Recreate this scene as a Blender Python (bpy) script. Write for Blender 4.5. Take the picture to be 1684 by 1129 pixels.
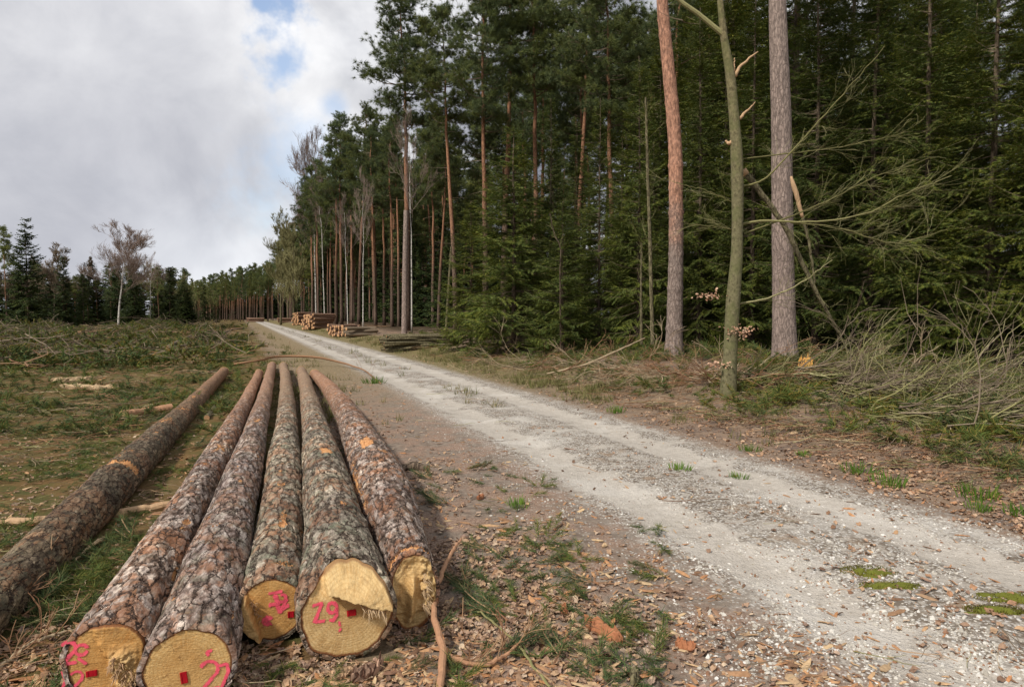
import bpy, math, random
import numpy as np
from math import radians, sin, cos, pi, exp
from mathutils import Vector, Matrix
for _o in list(bpy.data.objects): bpy.data.objects.remove(_o)
S = bpy.context.scene; COL = S.collection
rng = np.random.default_rng(7); random.seed(7)
# ---------------------------------------------------------------- camera
F = 1123.0; PITCH = radians(2.37); CAMZ = 1.6
cam = bpy.data.objects.new('camera', bpy.data.cameras.new('camera')); COL.objects.link(cam)
cam.location = (0, 0, CAMZ); cam.rotation_euler = (pi/2-PITCH, 0, 0)
cam.data.sensor_width = 36; cam.data.lens = 36*F/1684; cam.data.clip_start = .05; cam.data.clip_end = 6000
S.camera = cam
# ---------------------------------------------------------------- light
SUN_EL, SUN_AZ = radians(46), radians(-136)      # azimuth from +Y, clockwise positive
SUN_STRENGTH, SUN_ANGLE, SKY_STRENGTH, CLOUD_STRENGTH, EXPOSURE = 2.9, radians(6), .15, 1.0, .46
sun = bpy.data.objects.new('sun', bpy.data.lights.new('sun', 'SUN')); COL.objects.link(sun)
sun.data.energy = SUN_STRENGTH; sun.data.angle = SUN_ANGLE; sun.data.color = (1, .93, .84)
_sd = Vector((sin(SUN_AZ)*cos(SUN_EL), cos(SUN_AZ)*cos(SUN_EL), sin(SUN_EL)))
sun.rotation_euler = _sd.to_track_quat('Z', 'Y').to_euler(); sun.location = (-20, -20, 40)
S.view_settings.view_transform = 'Standard'; S.view_settings.look = 'None'
S.view_settings.exposure = EXPOSURE; S.view_settings.gamma = 1
S.render.engine = 'CYCLES'
S.cycles.max_bounces = 4; S.cycles.diffuse_bounces = 3; S.cycles.glossy_bounces = 1; S.cycles.transparent_max_bounces = 6
S.cycles.caustics_reflective = False; S.cycles.caustics_refractive = False
S.cycles.use_denoising = True

class NT:
    """small helper for node trees"""
    def __init__(s, tree): s.t = tree; s.n = tree.nodes; s.l = tree.links; s.n.clear()
    def new(s, typ, **k):
        n = s.n.new(typ)
        for a, v in k.items(): setattr(n, a, v)
        return n
    def put(s, n, i, v):
        sock = n.inputs[i]
        if isinstance(v, bpy.types.NodeSocket): s.l.new(v, sock)
        else:
            if isinstance(v, (tuple, list)) and len(v) == 3 and sock.type == 'RGBA': v = (*v, 1)
            sock.default_value = v
    def math(s, op, a, b=0.0, c=None, clamp=False):
        n = s.new('ShaderNodeMath', operation=op, use_clamp=clamp); s.put(n, 0, a); s.put(n, 1, b)
        if c is not None: s.put(n, 2, c)
        return n.outputs[0]
    def vmath(s, op, a, b=None, sc=None):
        n = s.new('ShaderNodeVectorMath', operation=op); s.put(n, 0, a)
        if b is not None: s.put(n, 1, b)
        if sc is not None: s.put(n, 'Scale', sc)
        return n.outputs['Value'] if op in ('DOT_PRODUCT', 'LENGTH') else n.outputs[0]
    def mix(s, f, a, b, blend='MIX'):
        n = s.new('ShaderNodeMix', data_type='RGBA', blend_type=blend, clamp_factor=True)
        s.put(n, 0, f); s.put(n, 6, a); s.put(n, 7, b); return n.outputs[2]
    def noise(s, vec, scale, detail=3, rough=.55, out=0, dist=0.0):
        n = s.new('ShaderNodeTexNoise'); s.put(n, 'Vector', vec); s.put(n, 'Scale', scale)
        s.put(n, 'Detail', detail); s.put(n, 'Roughness', rough); s.put(n, 'Distortion', dist); return n.outputs[out]
    def vor(s, vec, scale, feature='F1', out='Distance', rnd=1.0):
        n = s.new('ShaderNodeTexVoronoi', feature=feature); s.put(n, 'Vector', vec); s.put(n, 'Scale', scale)
        s.put(n, 'Randomness', rnd); return n.outputs[out]
    def ramp(s, f, stops, interp='LINEAR'):
        n = s.new('ShaderNodeValToRGB'); s.put(n, 0, f); cr = n.color_ramp; cr.interpolation = interp
        while len(cr.elements) < len(stops): cr.elements.new(.5)
        for e, (p, c) in zip(cr.elements, stops):
            e.position = p; e.color = (*c, 1) if isinstance(c, (tuple, list)) else (c, c, c, 1)
        return n.outputs[0]
    def ss(s, v, a, b, lo=0.0, hi=1.0):
        n = s.new('ShaderNodeMapRange', interpolation_type='SMOOTHSTEP')
        s.put(n, 0, v); s.put(n, 1, a); s.put(n, 2, b); s.put(n, 3, lo); s.put(n, 4, hi); return n.outputs[0]
    def sep(s, v): return s.new_sep(v)
    def new_sep(s, v):
        n = s.new('ShaderNodeSeparateXYZ'); s.put(n, 0, v); return n.outputs
    def attr(s, name, out='Fac'): return s.new('ShaderNodeAttribute', attribute_name=name).outputs[out]
    def tc(s, out='Object'): return s.new('ShaderNodeTexCoord').outputs[out]

# ---------------------------------------------------------------- sky: Nishita seen through a broken cloud deck
w = bpy.data.worlds.new('World'); S.world = w; w.use_nodes = True
n = NT(w.node_tree)
sky = n.new('ShaderNodeTexSky', sky_type='NISHITA', sun_disc=False, sun_elevation=SUN_EL, sun_rotation=SUN_AZ)
bg_sky = n.new('ShaderNodeBackground'); n.put(bg_sky, 0, sky.outputs[0]); n.put(bg_sky, 1, SKY_STRENGTH)
D = n.tc('Generated')
sx, sy, sz = n.new_sep(D)
zz = n.math('ADD', n.math('MAXIMUM', sz, 0.0), .42)
cv = n.new('ShaderNodeCombineXYZ'); n.put(cv, 0, n.math('DIVIDE', sx, zz)); n.put(cv, 1, n.math('DIVIDE', sy, zz)); n.put(cv, 2, .37)
P = cv.outputs[0]
n1 = n.noise(P, 1.7, 6, .55, dist=.3); n2 = n.noise(P, 4.6, 5, .55, dist=.2); n3 = n.noise(P, .55, 3, .5)
lum = n.math('ADD', n.math('MULTIPLY', n1, .62), n.math('MULTIPLY', n2, .38))
ccol = n.ramp(n.ss(lum, .36, .63), [(0, (.21, .22, .26)), (.40, (.35, .36, .395)), (.72, (.56, .565, .585)), (1, (.80, .80, .805))])
def pxdir(px, py):
    return tuple(Vector(((px-842)/F, cos(PITCH)-(py-564.5)/F*sin(PITCH), -sin(PITCH)-(py-564.5)/F*cos(PITCH))).normalized())
def spot(px, py, r, soft, nz, amt):
    d = n.vmath('DISTANCE', n.vmath('NORMALIZE', D), pxdir(px, py)) if False else n.vmath('LENGTH', n.vmath('SUBTRACT', D, pxdir(px, py)))
    return n.ss(n.math('ADD', d, n.math('MULTIPLY', n.math('SUBTRACT', nz, .5), amt)), r+soft, r-soft)
nf = n.noise(D, 9, 5, .6)
nl = n.noise(D, 4, 4, .6)
hole = n.math('MAXIMUM', spot(430, -10, .022, .02, nf, .26), n.math('MAXIMUM', spot(436, 50, .010, .018, nf, .2), n.math('MULTIPLY', spot(460, 102, .016, .02, nf, .18), .9)))
hole = n.math('MAXIMUM', hole, n.math('MULTIPLY', spot(548, 172, .012, .012, nf, .06), .6))
hole = n.math('MAXIMUM', hole, n.math('MULTIPLY', spot(470, 285, .05, .05, nf, .3), .5))
# brighter banks of cloud and darker bellies, as masses in the deck
for (px_, py_, r_, s_, amt_, c_) in [(370, 385, .12, .09, .8, (.80, .81, .83)), (250, 40, .16, .13, .6, (.74, .74, .75)), (505, 195, .10, .08, .8, (.76, .76, .765)), (590, 60, .10, .09, .6, (.66, .66, .68)),
    (90, 230, .20, .16, .5, (.45, .455, .49)), (290, 290, .15, .06, .75, (.37, .38, .42)), (230, 345, .12, .05, .85, (.33, .34, .385)), (20, 345, .13, .06, .7, (.36, .37, .415)), (330, 435, .10, .05, .5, (.62, .64, .68)), (100, 90, .22, .15, .4, (.56, .56, .585))]:
    ccol = n.mix(n.math('MULTIPLY', spot(px_, py_, r_, s_, nl, .28), amt_), ccol, c_)
ccol = n.mix(1.0, ccol, n.ramp(n.noise(D, 7, 8, .6, dist=.3), [(.32, (.84, .85, .87)), (.5, (1, 1, 1)), (.68, (1.13, 1.125, 1.11))]), 'MULTIPLY')
bg_c = n.new('ShaderNodeBackground'); n.put(bg_c, 0, ccol); n.put(bg_c, 1, CLOUD_STRENGTH)
bl = n.new('ShaderNodeBackground'); n.put(bl, 0, (.27, .42, .62)); n.put(bl, 1, 1.0)
mx = n.new('ShaderNodeMixShader'); n.put(mx, 0, n.math('MULTIPLY', hole, .85)); n.l.new(bg_c.outputs[0], mx.inputs[1]); n.l.new(bg_sky.outputs[0], mx.inputs[2])
out = n.new('ShaderNodeOutputWorld'); n.l.new(mx.outputs[0], out.inputs[0])
n.n.remove(bl)

# ================================================================ helpers
def pdir(px, py):
    return np.array([(px-842)/F, cos(PITCH)-(py-564.5)/F*sin(PITCH)*1.0, -sin(PITCH)-(py-564.5)/F*cos(PITCH)])
def at(px, py, Y):                                # the point at depth Y seen at a pixel of the photo
    d = pdir(px, py); return np.array([0, 0, CAMZ])+d*(Y/d[1])
def _h(i, j, s): 
    v = np.sin(i*127.1+j*311.7+s*74.7)*43758.5453; return v-np.floor(v)
def vnoise(x, y, s=0):
    x = np.asarray(x, float); y = np.asarray(y, float)
    i = np.floor(x); j = np.floor(y); fx = x-i; fy = y-j; fx = fx*fx*(3-2*fx); fy = fy*fy*(3-2*fy)
    return (_h(i, j, s)*(1-fx)+_h(i+1, j, s)*fx)*(1-fy)+(_h(i, j+1, s)*(1-fx)+_h(i+1, j+1, s)*fx)*fy
def fbm(x, y, s=0, o=4):
    a, t, r = .5, 0, 0
    for k in range(o): r = r+a*vnoise(np.asarray(x)*2**k, np.asarray(y)*2**k, s+k*7); t += a; a *= .5
    return r/t
def sstep(v, a, b):
    t = np.clip((np.asarray(v, float)-a)/(b-a), 0, 1); return t*t*(3-2*t)
def xc(Y): return 4.65-.397*Y-1.04*np.exp(-np.asarray(Y, float)/8)
def roadu(x, y): return (np.asarray(x, float)-xc(y))*.932
def gz(x, y):
    x = np.asarray(x, float); y = np.asarray(y, float); u = roadu(x, y)
    r = np.hypot(x, y)
    z = sstep(u, 1.6, 6.5)*.55+sstep(u, 6, 20)*.15
    z = z+(fbm(x*.35, y*.35, 3)-.5)*.22*sstep(np.abs(u-0), 1.6, 4.5)*sstep(r, 3, 9)
    z = z+(fbm(x*1.7, y*1.7, 9)-.5)*.07*sstep(np.abs(u), 1.3, 2.5)*sstep(r, 1, 7)
    z = z+(fbm(x*.12, y*.12, 5)-.42)*1.1*sstep(-u, 5, 14)*sstep(y, 14, 40)
    z = z-.025*np.exp(-((np.abs(u)-.68)/.22)**2)+.02*(fbm(x*2, y*2, 21)-.5)*sstep(1.8-np.abs(u), 0, .5)
    return z
def ground_at(px, py):                            # where a pixel's ray meets the terrain
    d = pdir(px, py); d = d/d[1]; t = np.linspace(1.2, 260, 20000)
    p = d[None]*t[:, None]; z = CAMZ+p[:, 2]; g = gz(p[:, 0], p[:, 1]); k = np.argmax(z < g)
    return np.array([p[k, 0], p[k, 1], g[k]])

def mesh(name, V, Fs, mat=None, parent=None, smooth=False, attrs=None, mats=None, midx=None):
    """V (n,3); Fs: list of integer arrays (m,3) or (m,4)"""
    V = np.asarray(V, np.float32); me = bpy.data.meshes.new(name)
    Fs = [np.asarray(f, np.int32) for f in Fs if len(f)]
    loops = np.concatenate([f.ravel() for f in Fs]); sizes = np.concatenate([np.full(len(f), f.shape[1], np.int32) for f in Fs])
    starts = np.concatenate([[0], np.cumsum(sizes)[:-1]]).astype(np.int32)
    me.vertices.add(len(V)); me.vertices.foreach_set('co', V.ravel())
    me.loops.add(len(loops)); me.loops.foreach_set('vertex_index', loops)
    me.polygons.add(len(sizes)); me.polygons.foreach_set('loop_start', starts)
    if midx is not None: me.polygons.foreach_set('material_index', np.asarray(midx, np.int32))
    me.polygons.foreach_set('use_smooth', np.full(len(sizes), smooth))
    for m in (mats or ([mat] if mat else [])): me.materials.append(m)
    for k, v in (attrs or {}).items():
        a = me.attributes.new(k, 'FLOAT', 'POINT'); a.data.foreach_set('value', np.asarray(v, np.float32))
    me.update(calc_edges=True)
    o = bpy.data.objects.new(name, me); COL.objects.link(o)
    if parent is not None: o.parent = parent
    return o
def tag(o, label=None, cat=None, group=None, kind=None):
    if label: o['label'] = label
    if cat: o['category'] = cat
    if group: o['group'] = group
    if kind: o['kind'] = kind
    return o
def empty(name, loc, label, cat, group=None, rz=0):
    o = bpy.data.objects.new(name, None); COL.objects.link(o); o.location = Vector([float(c) for c in loc]); o.rotation_euler = (0, 0, rz)
    o.empty_display_size = .2
    return tag(o, label, cat, group)
def copy_thing(o, loc, rz, sc=1.0, label=None, group=None, tilt=(0, 0)):
    c = o.copy(); COL.objects.link(c); c.location = Vector([float(q) for q in loc]); c.rotation_euler = (tilt[0], tilt[1], rz); c.scale = (sc,)*3 if not hasattr(sc, '__len__') else sc
    for ch in o.children:
        k = ch.copy(); COL.objects.link(k); k.parent = c
        for g in ch.children: q = g.copy(); COL.objects.link(q); q.parent = k
    if label: c['label'] = label
    if group: c['group'] = group
    return c
class MB:
    """collects vertices and faces"""
    def __init__(s): s.V = []; s.T = []; s.Q = []; s.n = 0; s.A = []
    def add(s, V, T=None, Q=None, a=None):
        V = np.asarray(V, float); s.V.append(V)
        if T is not None and len(T): s.T.append(np.asarray(T)+s.n)
        if Q is not None and len(Q): s.Q.append(np.asarray(Q)+s.n)
        if a is not None: s.A.append(np.broadcast_to(a, len(V)))
        s.n += len(V)
    def tube(s, pts, rad, k=6, cap=True, a=None):
        V, Q, T = tube(pts, rad, k, cap); s.add(V, T, Q, a)
    def build(s, name, mat, parent=None, smooth=False, attr='shade'):
        Fs = []
        if s.T: Fs.append(np.concatenate(s.T))
        if s.Q: Fs.append(np.concatenate(s.Q))
        return mesh(name, np.concatenate(s.V), Fs, mat, parent, smooth, {attr: np.concatenate(s.A)} if s.A else None)
def tube(pts, rad, k=6, cap=True):
    pts = np.asarray(pts, float); m = len(pts); rad = np.broadcast_to(np.asarray(rad, float), m)
    t = np.gradient(pts, axis=0); t /= np.linalg.norm(t, axis=1)[:, None]+1e-9
    ref = np.array([0, 0, 1.0]) if abs(t[:, 2]).mean() < .8 else np.array([1.0, 0, 0])
    a = np.cross(t, ref); a /= np.linalg.norm(a, axis=1)[:, None]+1e-9; b = np.cross(t, a)
    th = np.arange(k)*2*pi/k
    V = pts[:, None]+rad[:, None, None]*(a[:, None]*np.cos(th)[None, :, None]+b[:, None]*np.sin(th)[None, :, None])
    V = V.reshape(-1, 3); i = np.arange(m-1)[:, None]*k; j = np.arange(k)[None]; j2 = (j+1) % k
    Q = np.stack([i+j, i+k+j, i+k+j2, i+j2], -1).reshape(-1, 4); T = np.zeros((0, 3), int)
    if cap:
        V = np.concatenate([V, pts[:1], pts[-1:]]); c0 = m*k; jj = np.arange(k); l = (m-1)*k
        T = np.concatenate([np.stack([np.full(k, c0), jj, (jj+1) % k], -1), np.stack([np.full(k, c0+1), l+(jj+1) % k, l+jj], -1)])
    return V, Q, T
def place(V, Fc, M, T):
    """bake N copies of a template: V (n,3), Fc (m,c), M (N,3,3), T (N,3)"""
    N = len(M); n_ = len(V); W = np.einsum('nij,vj->nvi', M, V)+T[:, None]
    Fo = (Fc[None]+(np.arange(N)*n_)[:, None, None]).reshape(-1, Fc.shape[1]); return W.reshape(-1, 3), Fo
def rotz(a):
    a = np.asarray(a, float); M = np.zeros((len(a), 3, 3)); c, s_ = np.cos(a), np.sin(a)
    M[:, 0, 0] = c; M[:, 0, 1] = -s_; M[:, 1, 0] = s_; M[:, 1, 1] = c; M[:, 2, 2] = 1; return M
def rotx(a):
    a = np.asarray(a, float); M = np.zeros((len(a), 3, 3)); c, s_ = np.cos(a), np.sin(a)
    M[:, 1, 1] = c; M[:, 1, 2] = -s_; M[:, 2, 1] = s_; M[:, 2, 2] = c; M[:, 0, 0] = 1; return M
def roty(a):
    a = np.asarray(a, float); M = np.zeros((len(a), 3, 3)); c, s_ = np.cos(a), np.sin(a)
    M[:, 0, 0] = c; M[:, 0, 2] = s_; M[:, 2, 0] = -s_; M[:, 2, 2] = c; M[:, 1, 1] = 1; return M
def frames(d, roll=None):
    """(N,3) directions -> (N,3,3) with local X along d, local Z as upright as can be"""
    d = d/(np.linalg.norm(d, axis=1)[:, None]+1e-9); up = np.zeros_like(d); up[:, 2] = 1
    up[np.abs(d[:, 2]) > .97] = (1, 0, 0)
    y = np.cross(up, d); y /= np.linalg.norm(y, axis=1)[:, None]+1e-9; z = np.cross(d, y)
    M = np.stack([d, y, z], -1)
    if roll is not None: M = M@rotx(roll)
    return M
def U(a, b, n_=None): return rng.uniform(a, b, n_)

# ================================================================ materials
def new_mat(name):
    m = bpy.data.materials.new(name); m.use_nodes = True; return m, NT(m.node_tree)
def finish(m, t, color, rough=.9, bump=None, bstr=.4, bdist=.01, spec=.25, disp=None, trans=None, alpha=None):
    b = t.new('ShaderNodeBsdfPrincipled'); t.put(b, 'Base Color', color); t.put(b, 'Roughness', rough); t.put(b, 'Specular IOR Level', spec)
    if bump is not None:
        bn = t.new('ShaderNodeBump'); t.put(bn, 'Height', bump); t.put(bn, 'Strength', bstr); t.put(bn, 'Distance', bdist); t.l.new(bn.outputs[0], b.inputs['Normal'])
    if alpha is not None: t.put(b, 'Alpha', alpha)
    sh = b.outputs[0]
    if trans is not None:
        tr = t.new('ShaderNodeBsdfTranslucent'); t.put(tr, 0, color); ms = t.new('ShaderNodeMixShader'); t.put(ms, 0, trans)
        t.l.new(sh, ms.inputs[1]); t.l.new(tr.outputs[0], ms.inputs[2]); sh = ms.outputs[0]
    o = t.new('ShaderNodeOutputMaterial'); t.l.new(sh, o.inputs[0])
    if disp is not None:
        dn = t.new('ShaderNodeDisplacement'); t.put(dn, 'Height', disp[0]); t.put(dn, 'Midlevel', disp[2]); t.put(dn, 'Scale', disp[1])
        t.l.new(dn.outputs[0], o.inputs['Displacement']); m.displacement_method = 'BOTH'
    return m
def foliage_mat(name, cols, trans=.25, spread=.5):
    m, t = new_mat(name); g = t.new('ShaderNodeNewGeometry').outputs['Random Per Island']
    oi = t.new('ShaderNodeObjectInfo').outputs['Random']
    c = t.ramp(g, [(i/(len(cols)-1), c_) for i, c_ in enumerate(cols)])
    k = t.math('ADD', 1-spread/2, t.math('MULTIPLY', oi, spread))
    c = t.vmath('SCALE', c, sc=k)
    c = t.mix(t.math('MULTIPLY', t.math('FRACT', t.math('MULTIPLY', oi, 7.3)), .35), c, t.mix(1.0, c, (1.35, 1.1, .6), 'MULTIPLY'))
    nz = t.noise(t.tc(), 1.3, 2); c = t.mix(t.ss(nz, .4, .62), c, t.mix(1.0, c, (1.25, 1.15, .75), 'MULTIPLY'))
    return finish(m, t, c, .75, trans=trans, spec=.15)
def island_mat(name, cols, rough=.9, spec=.2, interp='LINEAR', bumpscale=0):
    m, t = new_mat(name); g = t.new('ShaderNodeNewGeometry').outputs['Random Per Island']
    c = t.ramp(g, [(i/(len(cols)-1), c_) for i, c_ in enumerate(cols)], interp)
    nz = t.noise(t.tc(), 60, 3); c = t.mix(.5, c, t.mix(1.0, c, t.ramp(nz, [(.3, .55), (.7, 1.35)]), 'MULTIPLY'))
    return finish(m, t, c, rough, spec=spec, bump=nz, bstr=.3, bdist=.004)
def log_bark_mat(name, plates, crack=(.045, .03, .023), scale=15, disp=.016, stretch=.27, thin_from=4.0, thin_to=11.0, thin=(.30, .165, .095), red=.35, lichen=.2):
    m, t = new_mat(name); oc = t.tc(); oi = t.new('ShaderNodeObjectInfo').outputs['Random']
    off = t.new('ShaderNodeCombineXYZ'); t.put(off, 2, t.math('MULTIPLY', oi, 37.0)); t.put(off, 0, t.math('MULTIPLY', oi, 11.0))
    P0 = t.vmath('ADD', oc, off.outputs[0])
    wob = t.vmath('SCALE', t.vmath('SUBTRACT', t.noise(P0, 11, 3, out=1), (.5, .5, .5)), sc=.07)
    wob2 = t.vmath('SCALE', t.vmath('SUBTRACT', t.noise(P0, 55, 3, out=1), (.5, .5, .5)), sc=.030)
    P1 = t.vmath('MULTIPLY', t.vmath('ADD', P0, t.vmath('ADD', wob, wob2)), (1, 1, stretch))
    z = t.new_sep(oc)[2]
    thinf = t.ss(t.math('ADD', z, t.math('MULTIPLY', t.noise(P0, 2.5, 3), 3.0)), thin_from+1.5, thin_to+1.5)
    e1 = t.vor(P1, scale, 'DISTANCE_TO_EDGE'); c1 = t.vor(P1, scale, 'F1', 'Color')
    P2 = t.vmath('ADD', P1, (3.1, 1.7, .4)); e2 = t.vor(P2, scale*1.9, 'DISTANCE_TO_EDGE'); c2 = t.vor(P2, scale*1.9, 'F1', 'Color')
    P3 = t.vmath('MULTIPLY', P0, (1, 1, .35))
    r1 = t.new_sep(c1)[0]; r2 = t.new_sep(c2)[1]; r3 = t.new_sep(c2)[0]
    fine = t.noise(P3, 95, 5, .7); mid = t.noise(P3, 24, 5, .65); wmod = t.noise(P0, 19, 3)
    mixr = t.math('ADD', t.math('MULTIPLY', r1, .16), t.math('ADD', t.math('MULTIPLY', r2, .30), t.math('MULTIPLY', t.ss(mid, .3, .7), .54)))
    col = t.ramp(mixr, [(.18+.62*i/(len(plates)-1), c_) for i, c_ in enumerate(plates)])
    col = t.mix(.7, col, t.mix(1.0, col, t.ramp(fine, [(.32, .35), (.5, 1.0), (.68, 1.7)]), 'MULTIPLY'))
    big = t.noise(P0, 3.0, 5, .7)
    redm = t.math('MULTIPLY', t.ss(t.math('ADD', big, t.math('MULTIPLY', r3, .14)), .565, .63), red)
    col = t.mix(redm, col, t.mix(fine, (.22, .075, .03), (.46, .23, .115)))
    col = t.mix(1.0, col, t.ramp(t.noise(P0, 1.7, 4, .6), [(.35, (.72, .70, .70)), (.5, (1.0, .98, .95)), (.66, (1.35, 1.28, 1.15))]), 'MULTIPLY')
    lm = t.math('MULTIPLY', t.ss(t.noise(P0, 6.5, 6, .75), .49, .62), lichen)
    col = t.mix(lm, col, t.mix(fine, (.10, .115, .07), (.24, .27, .19)))
    tn = t.noise(t.vmath('MULTIPLY', P0, (1, 1, 1.4)), 30, 5, .7)
    tc_ = t.ramp(tn, [(.3, tuple(c_*.40 for c_ in thin)), (.5, thin), (.7, tuple(min(1, c_*1.7) for c_ in thin))])
    col = t.mix(t.math('MULTIPLY', thinf, .8), col, tc_)
    scar = t.ss(t.math('ADD', t.attr('scar'), t.math('MULTIPLY', t.math('SUBTRACT', t.noise(P3, 20, 5, .75), .5), 2.2)), .5, .62)
    g1 = t.ss(e1, t.math('MULTIPLY', t.ss(wmod, .3, .7), .0), t.ss(wmod, .38, .66, .12, .02)); g2 = t.ss(e2, 0, t.ss(wmod, .35, .6, .02, .12))
    flake = t.ss(e2, .0, .05)
    groove = t.math('MULTIPLY', g1, t.math('ADD', .45, t.math('MULTIPLY', g2, .55)))
    groove = t.math('MAXIMUM', groove, t.math('MULTIPLY', thinf, .85))
    col = t.mix(groove, crack, col)
    col = t.mix(scar, col, t.mix(t.ss(fine, .35, .65), (.40, .15, .05), (.70, .40, .18)))
    h = t.math('ADD', t.math('MULTIPLY', g1, .55), t.math('ADD', t.math('MULTIPLY', r2, .30), t.math('MULTIPLY', mid, .45)))
    h = t.math('ADD', h, t.math('MULTIPLY', fine, .22))
    h = t.math('MULTIPLY', h, t.math('SUBTRACT', 1.0, t.math('MULTIPLY', thinf, .75)))
    h = t.math('MULTIPLY', h, t.math('SUBTRACT', 1.0, t.math('MULTIPLY', scar, .75)))
    return finish(m, t, col, .88, disp=(h, disp, .7), spec=.2)
def trunk_mat(name, low, high, zlo, zhi, crack, vs=(1, 1, .3), scale=14, bstr=.7, bdist=.02, green=0, cstr=1.0):
    m, t = new_mat(name); oc = t.tc(); oi = t.new('ShaderNodeObjectInfo').outputs['Random']
    P = t.vmath('MULTIPLY', oc, vs); z = t.new_sep(oc)[2]
    nz = t.noise(oc, 1.2, 4); n2 = t.noise(P, 22, 4, .65)
    f = t.ss(t.math('ADD', z, t.math('MULTIPLY', t.math('SUBTRACT', nz, .5), 5)), zlo, zhi)
    n2c = t.ss(n2, .3, .7); a = t.mix(n2c, tuple(c*.6 for c in low), tuple(c*1.4 for c in low)); b = t.mix(n2c, tuple(c*.5 for c in high), tuple(c*1.5 for c in high))
    col = t.mix(f, a, b); col = t.vmath('SCALE', col, sc=t.math('ADD', .75, t.math('MULTIPLY', oi, .5)))
    e = t.vor(t.vmath('ADD', P, t.vmath('SCALE', t.noise(oc, 9, 3, out=1), sc=.05)), scale, 'DISTANCE_TO_EDGE')
    g = t.ss(e, 0, .1); g = t.math('MAXIMUM', g, t.math('MULTIPLY', f, .75)); g = t.math('MAXIMUM', g, 1-cstr); col = t.mix(g, crack, col)
    if green: col = t.mix(t.math('MULTIPLY', t.ss(t.noise(oc, 4, 4), .45, .6), green), col, (.12, .13, .05))
    h = t.math('ADD', t.math('MULTIPLY', g, .7), t.math('MULTIPLY', n2, .5))
    return finish(m, t, col, .9, bump=h, bstr=bstr, bdist=bdist, spec=.15)

M = {}
M['spruce'] = foliage_mat('spruce_needles', [(.032, .056, .018), (.062, .098, .028), (.105, .14, .038), (.17, .18, .06)], .2)
M['spruce_far'] = foliage_mat('dark_spruce_needles', [(.020, .036, .016), (.034, .056, .022), (.06, .078, .028)], .15)
M['pine'] = foliage_mat('pine_needles', [(.06, .09, .05), (.10, .14, .07), (.15, .18, .09)], .2)
M['pine_far'] = foliage_mat('pale_pine_needles', [(.08, .11, .05), (.13, .165, .07), (.19, .21, .09)], .2)
M['slash'] = foliage_mat('cut_branch_needles', [(.045, .08, .035), (.07, .115, .045), (.10, .14, .05), (.15, .15, .055), (.19, .13, .06)], .2)
M['slash_blue'] = foliage_mat('fresh_cut_needles', [(.035, .07, .035), (.06, .105, .05), (.10, .145, .06), (.17, .15, .07)], .2)
M['grass'] = foliage_mat('grass_blades', [(.07, .15, .025), (.11, .22, .035), (.17, .26, .06)], .3)
M['twig_grey'] = island_mat('grey_brown_twig_bark', [(.10, .075, .05), (.17, .13, .09), (.24, .19, .13)])
M['twig_red'] = island_mat('reddish_twig_bark', [(.16, .08, .045), (.26, .14, .075), (.36, .24, .14)])
M['twig_olive'] = island_mat('olive_twig_bark', [(.13, .12, .05), (.22, .205, .085), (.31, .29, .15)])
M['twig_pale'] = island_mat('pale_twig_bark', [(.22, .16, .10), (.36, .28, .18), (.5, .4, .26)])
M['birch_twig'] = island_mat('birch_twig_bark', [(.2, .14, .115), (.29, .22, .18), (.38, .3, .26)])
M['leaf'] = island_mat('dead_leaf', [(.13, .08, .055), (.27, .17, .115), (.37, .25, .17), (.45, .30, .18), (.31, .21, .165), (.56, .44, .31)])
M['leaf_orange'] = island_mat('orange_dead_leaf', [(.18, .10, .06), (.36, .22, .13), (.52, .37, .25), (.28, .18, .13), (.42, .23, .12)])
M['leaf_beech'] = island_mat('pale_beech_leaf', [(.40, .22, .13), (.52, .33, .22), (.6, .42, .3)])
M['chip'] = island_mat('wood_and_bark_chip', [(.16, .09, .055), (.34, .2, .11), (.42, .20, .09), (.52, .38, .22), (.25, .14, .09)])
M['stone'] = island_mat('limestone_gravel', [(.28, .25, .20), (.42, .39, .335), (.50, .47, .41), (.58, .555, .50), (.70, .68, .64)], .85)
M['stone_red'] = island_mat('brown_pebble', [(.14, .08, .05), (.28, .15, .09), (.35, .22, .15)])
M['needle_litter'] = island_mat('brown_needle_litter', [(.10, .06, .035), (.2, .11, .05), (.28, .17, .08)])
G4 = [(.07, .045, .035), (.19, .14, .12), (.32, .265, .24), (.52, .46, .42)]
M['bark_grey'] = log_bark_mat('grey_plated_pine_bark', G4, red=.4, lichen=.35, thin=(.29, .165, .10))
M['bark_lilac'] = log_bark_mat('lilac_grey_pine_bark', [(.08, .05, .036), (.22, .155, .12), (.36, .295, .26), (.60, .51, .44)], red=.65, lichen=.15, thin=(.31, .165, .095))
M['bark_brown'] = log_bark_mat('dark_brown_furrowed_bark', [(.045, .034, .022), (.10, .076, .05), (.16, .125, .085), (.25, .20, .14)], scale=18, stretch=.4, red=.3, lichen=.25, thin_from=5, thin_to=13, thin=(.27, .15, .085))
M['bark_green'] = log_bark_mat('lichen_grey_pine_bark', [(.07, .05, .036), (.18, .15, .115), (.32, .28, .22), (.52, .45, .37)], red=.5, lichen=.6, thin=(.27, .175, .11))
M['pine_trunk'] = trunk_mat('pine_trunk_bark', (.15, .105, .08), (.30, .155, .09), 3.5, 10, (.05, .032, .024))
M['pine_trunk_near'] = trunk_mat('scaly_pine_bark', (.26, .205, .175), (.42, .225, .15), 2.4, 4.6, (.14, .10, .085), scale=17, bstr=.8, bdist=.03, vs=(1, 1, .35), cstr=.6)
M['spruce_trunk_near'] = trunk_mat('pinkish_grey_scaly_bark', (.27, .21, .18), (.26, .205, .175), 3, 9, (.15, .115, .10), scale=19, bstr=.8, bdist=.03, vs=(1, 1, .3), cstr=.6)
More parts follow.
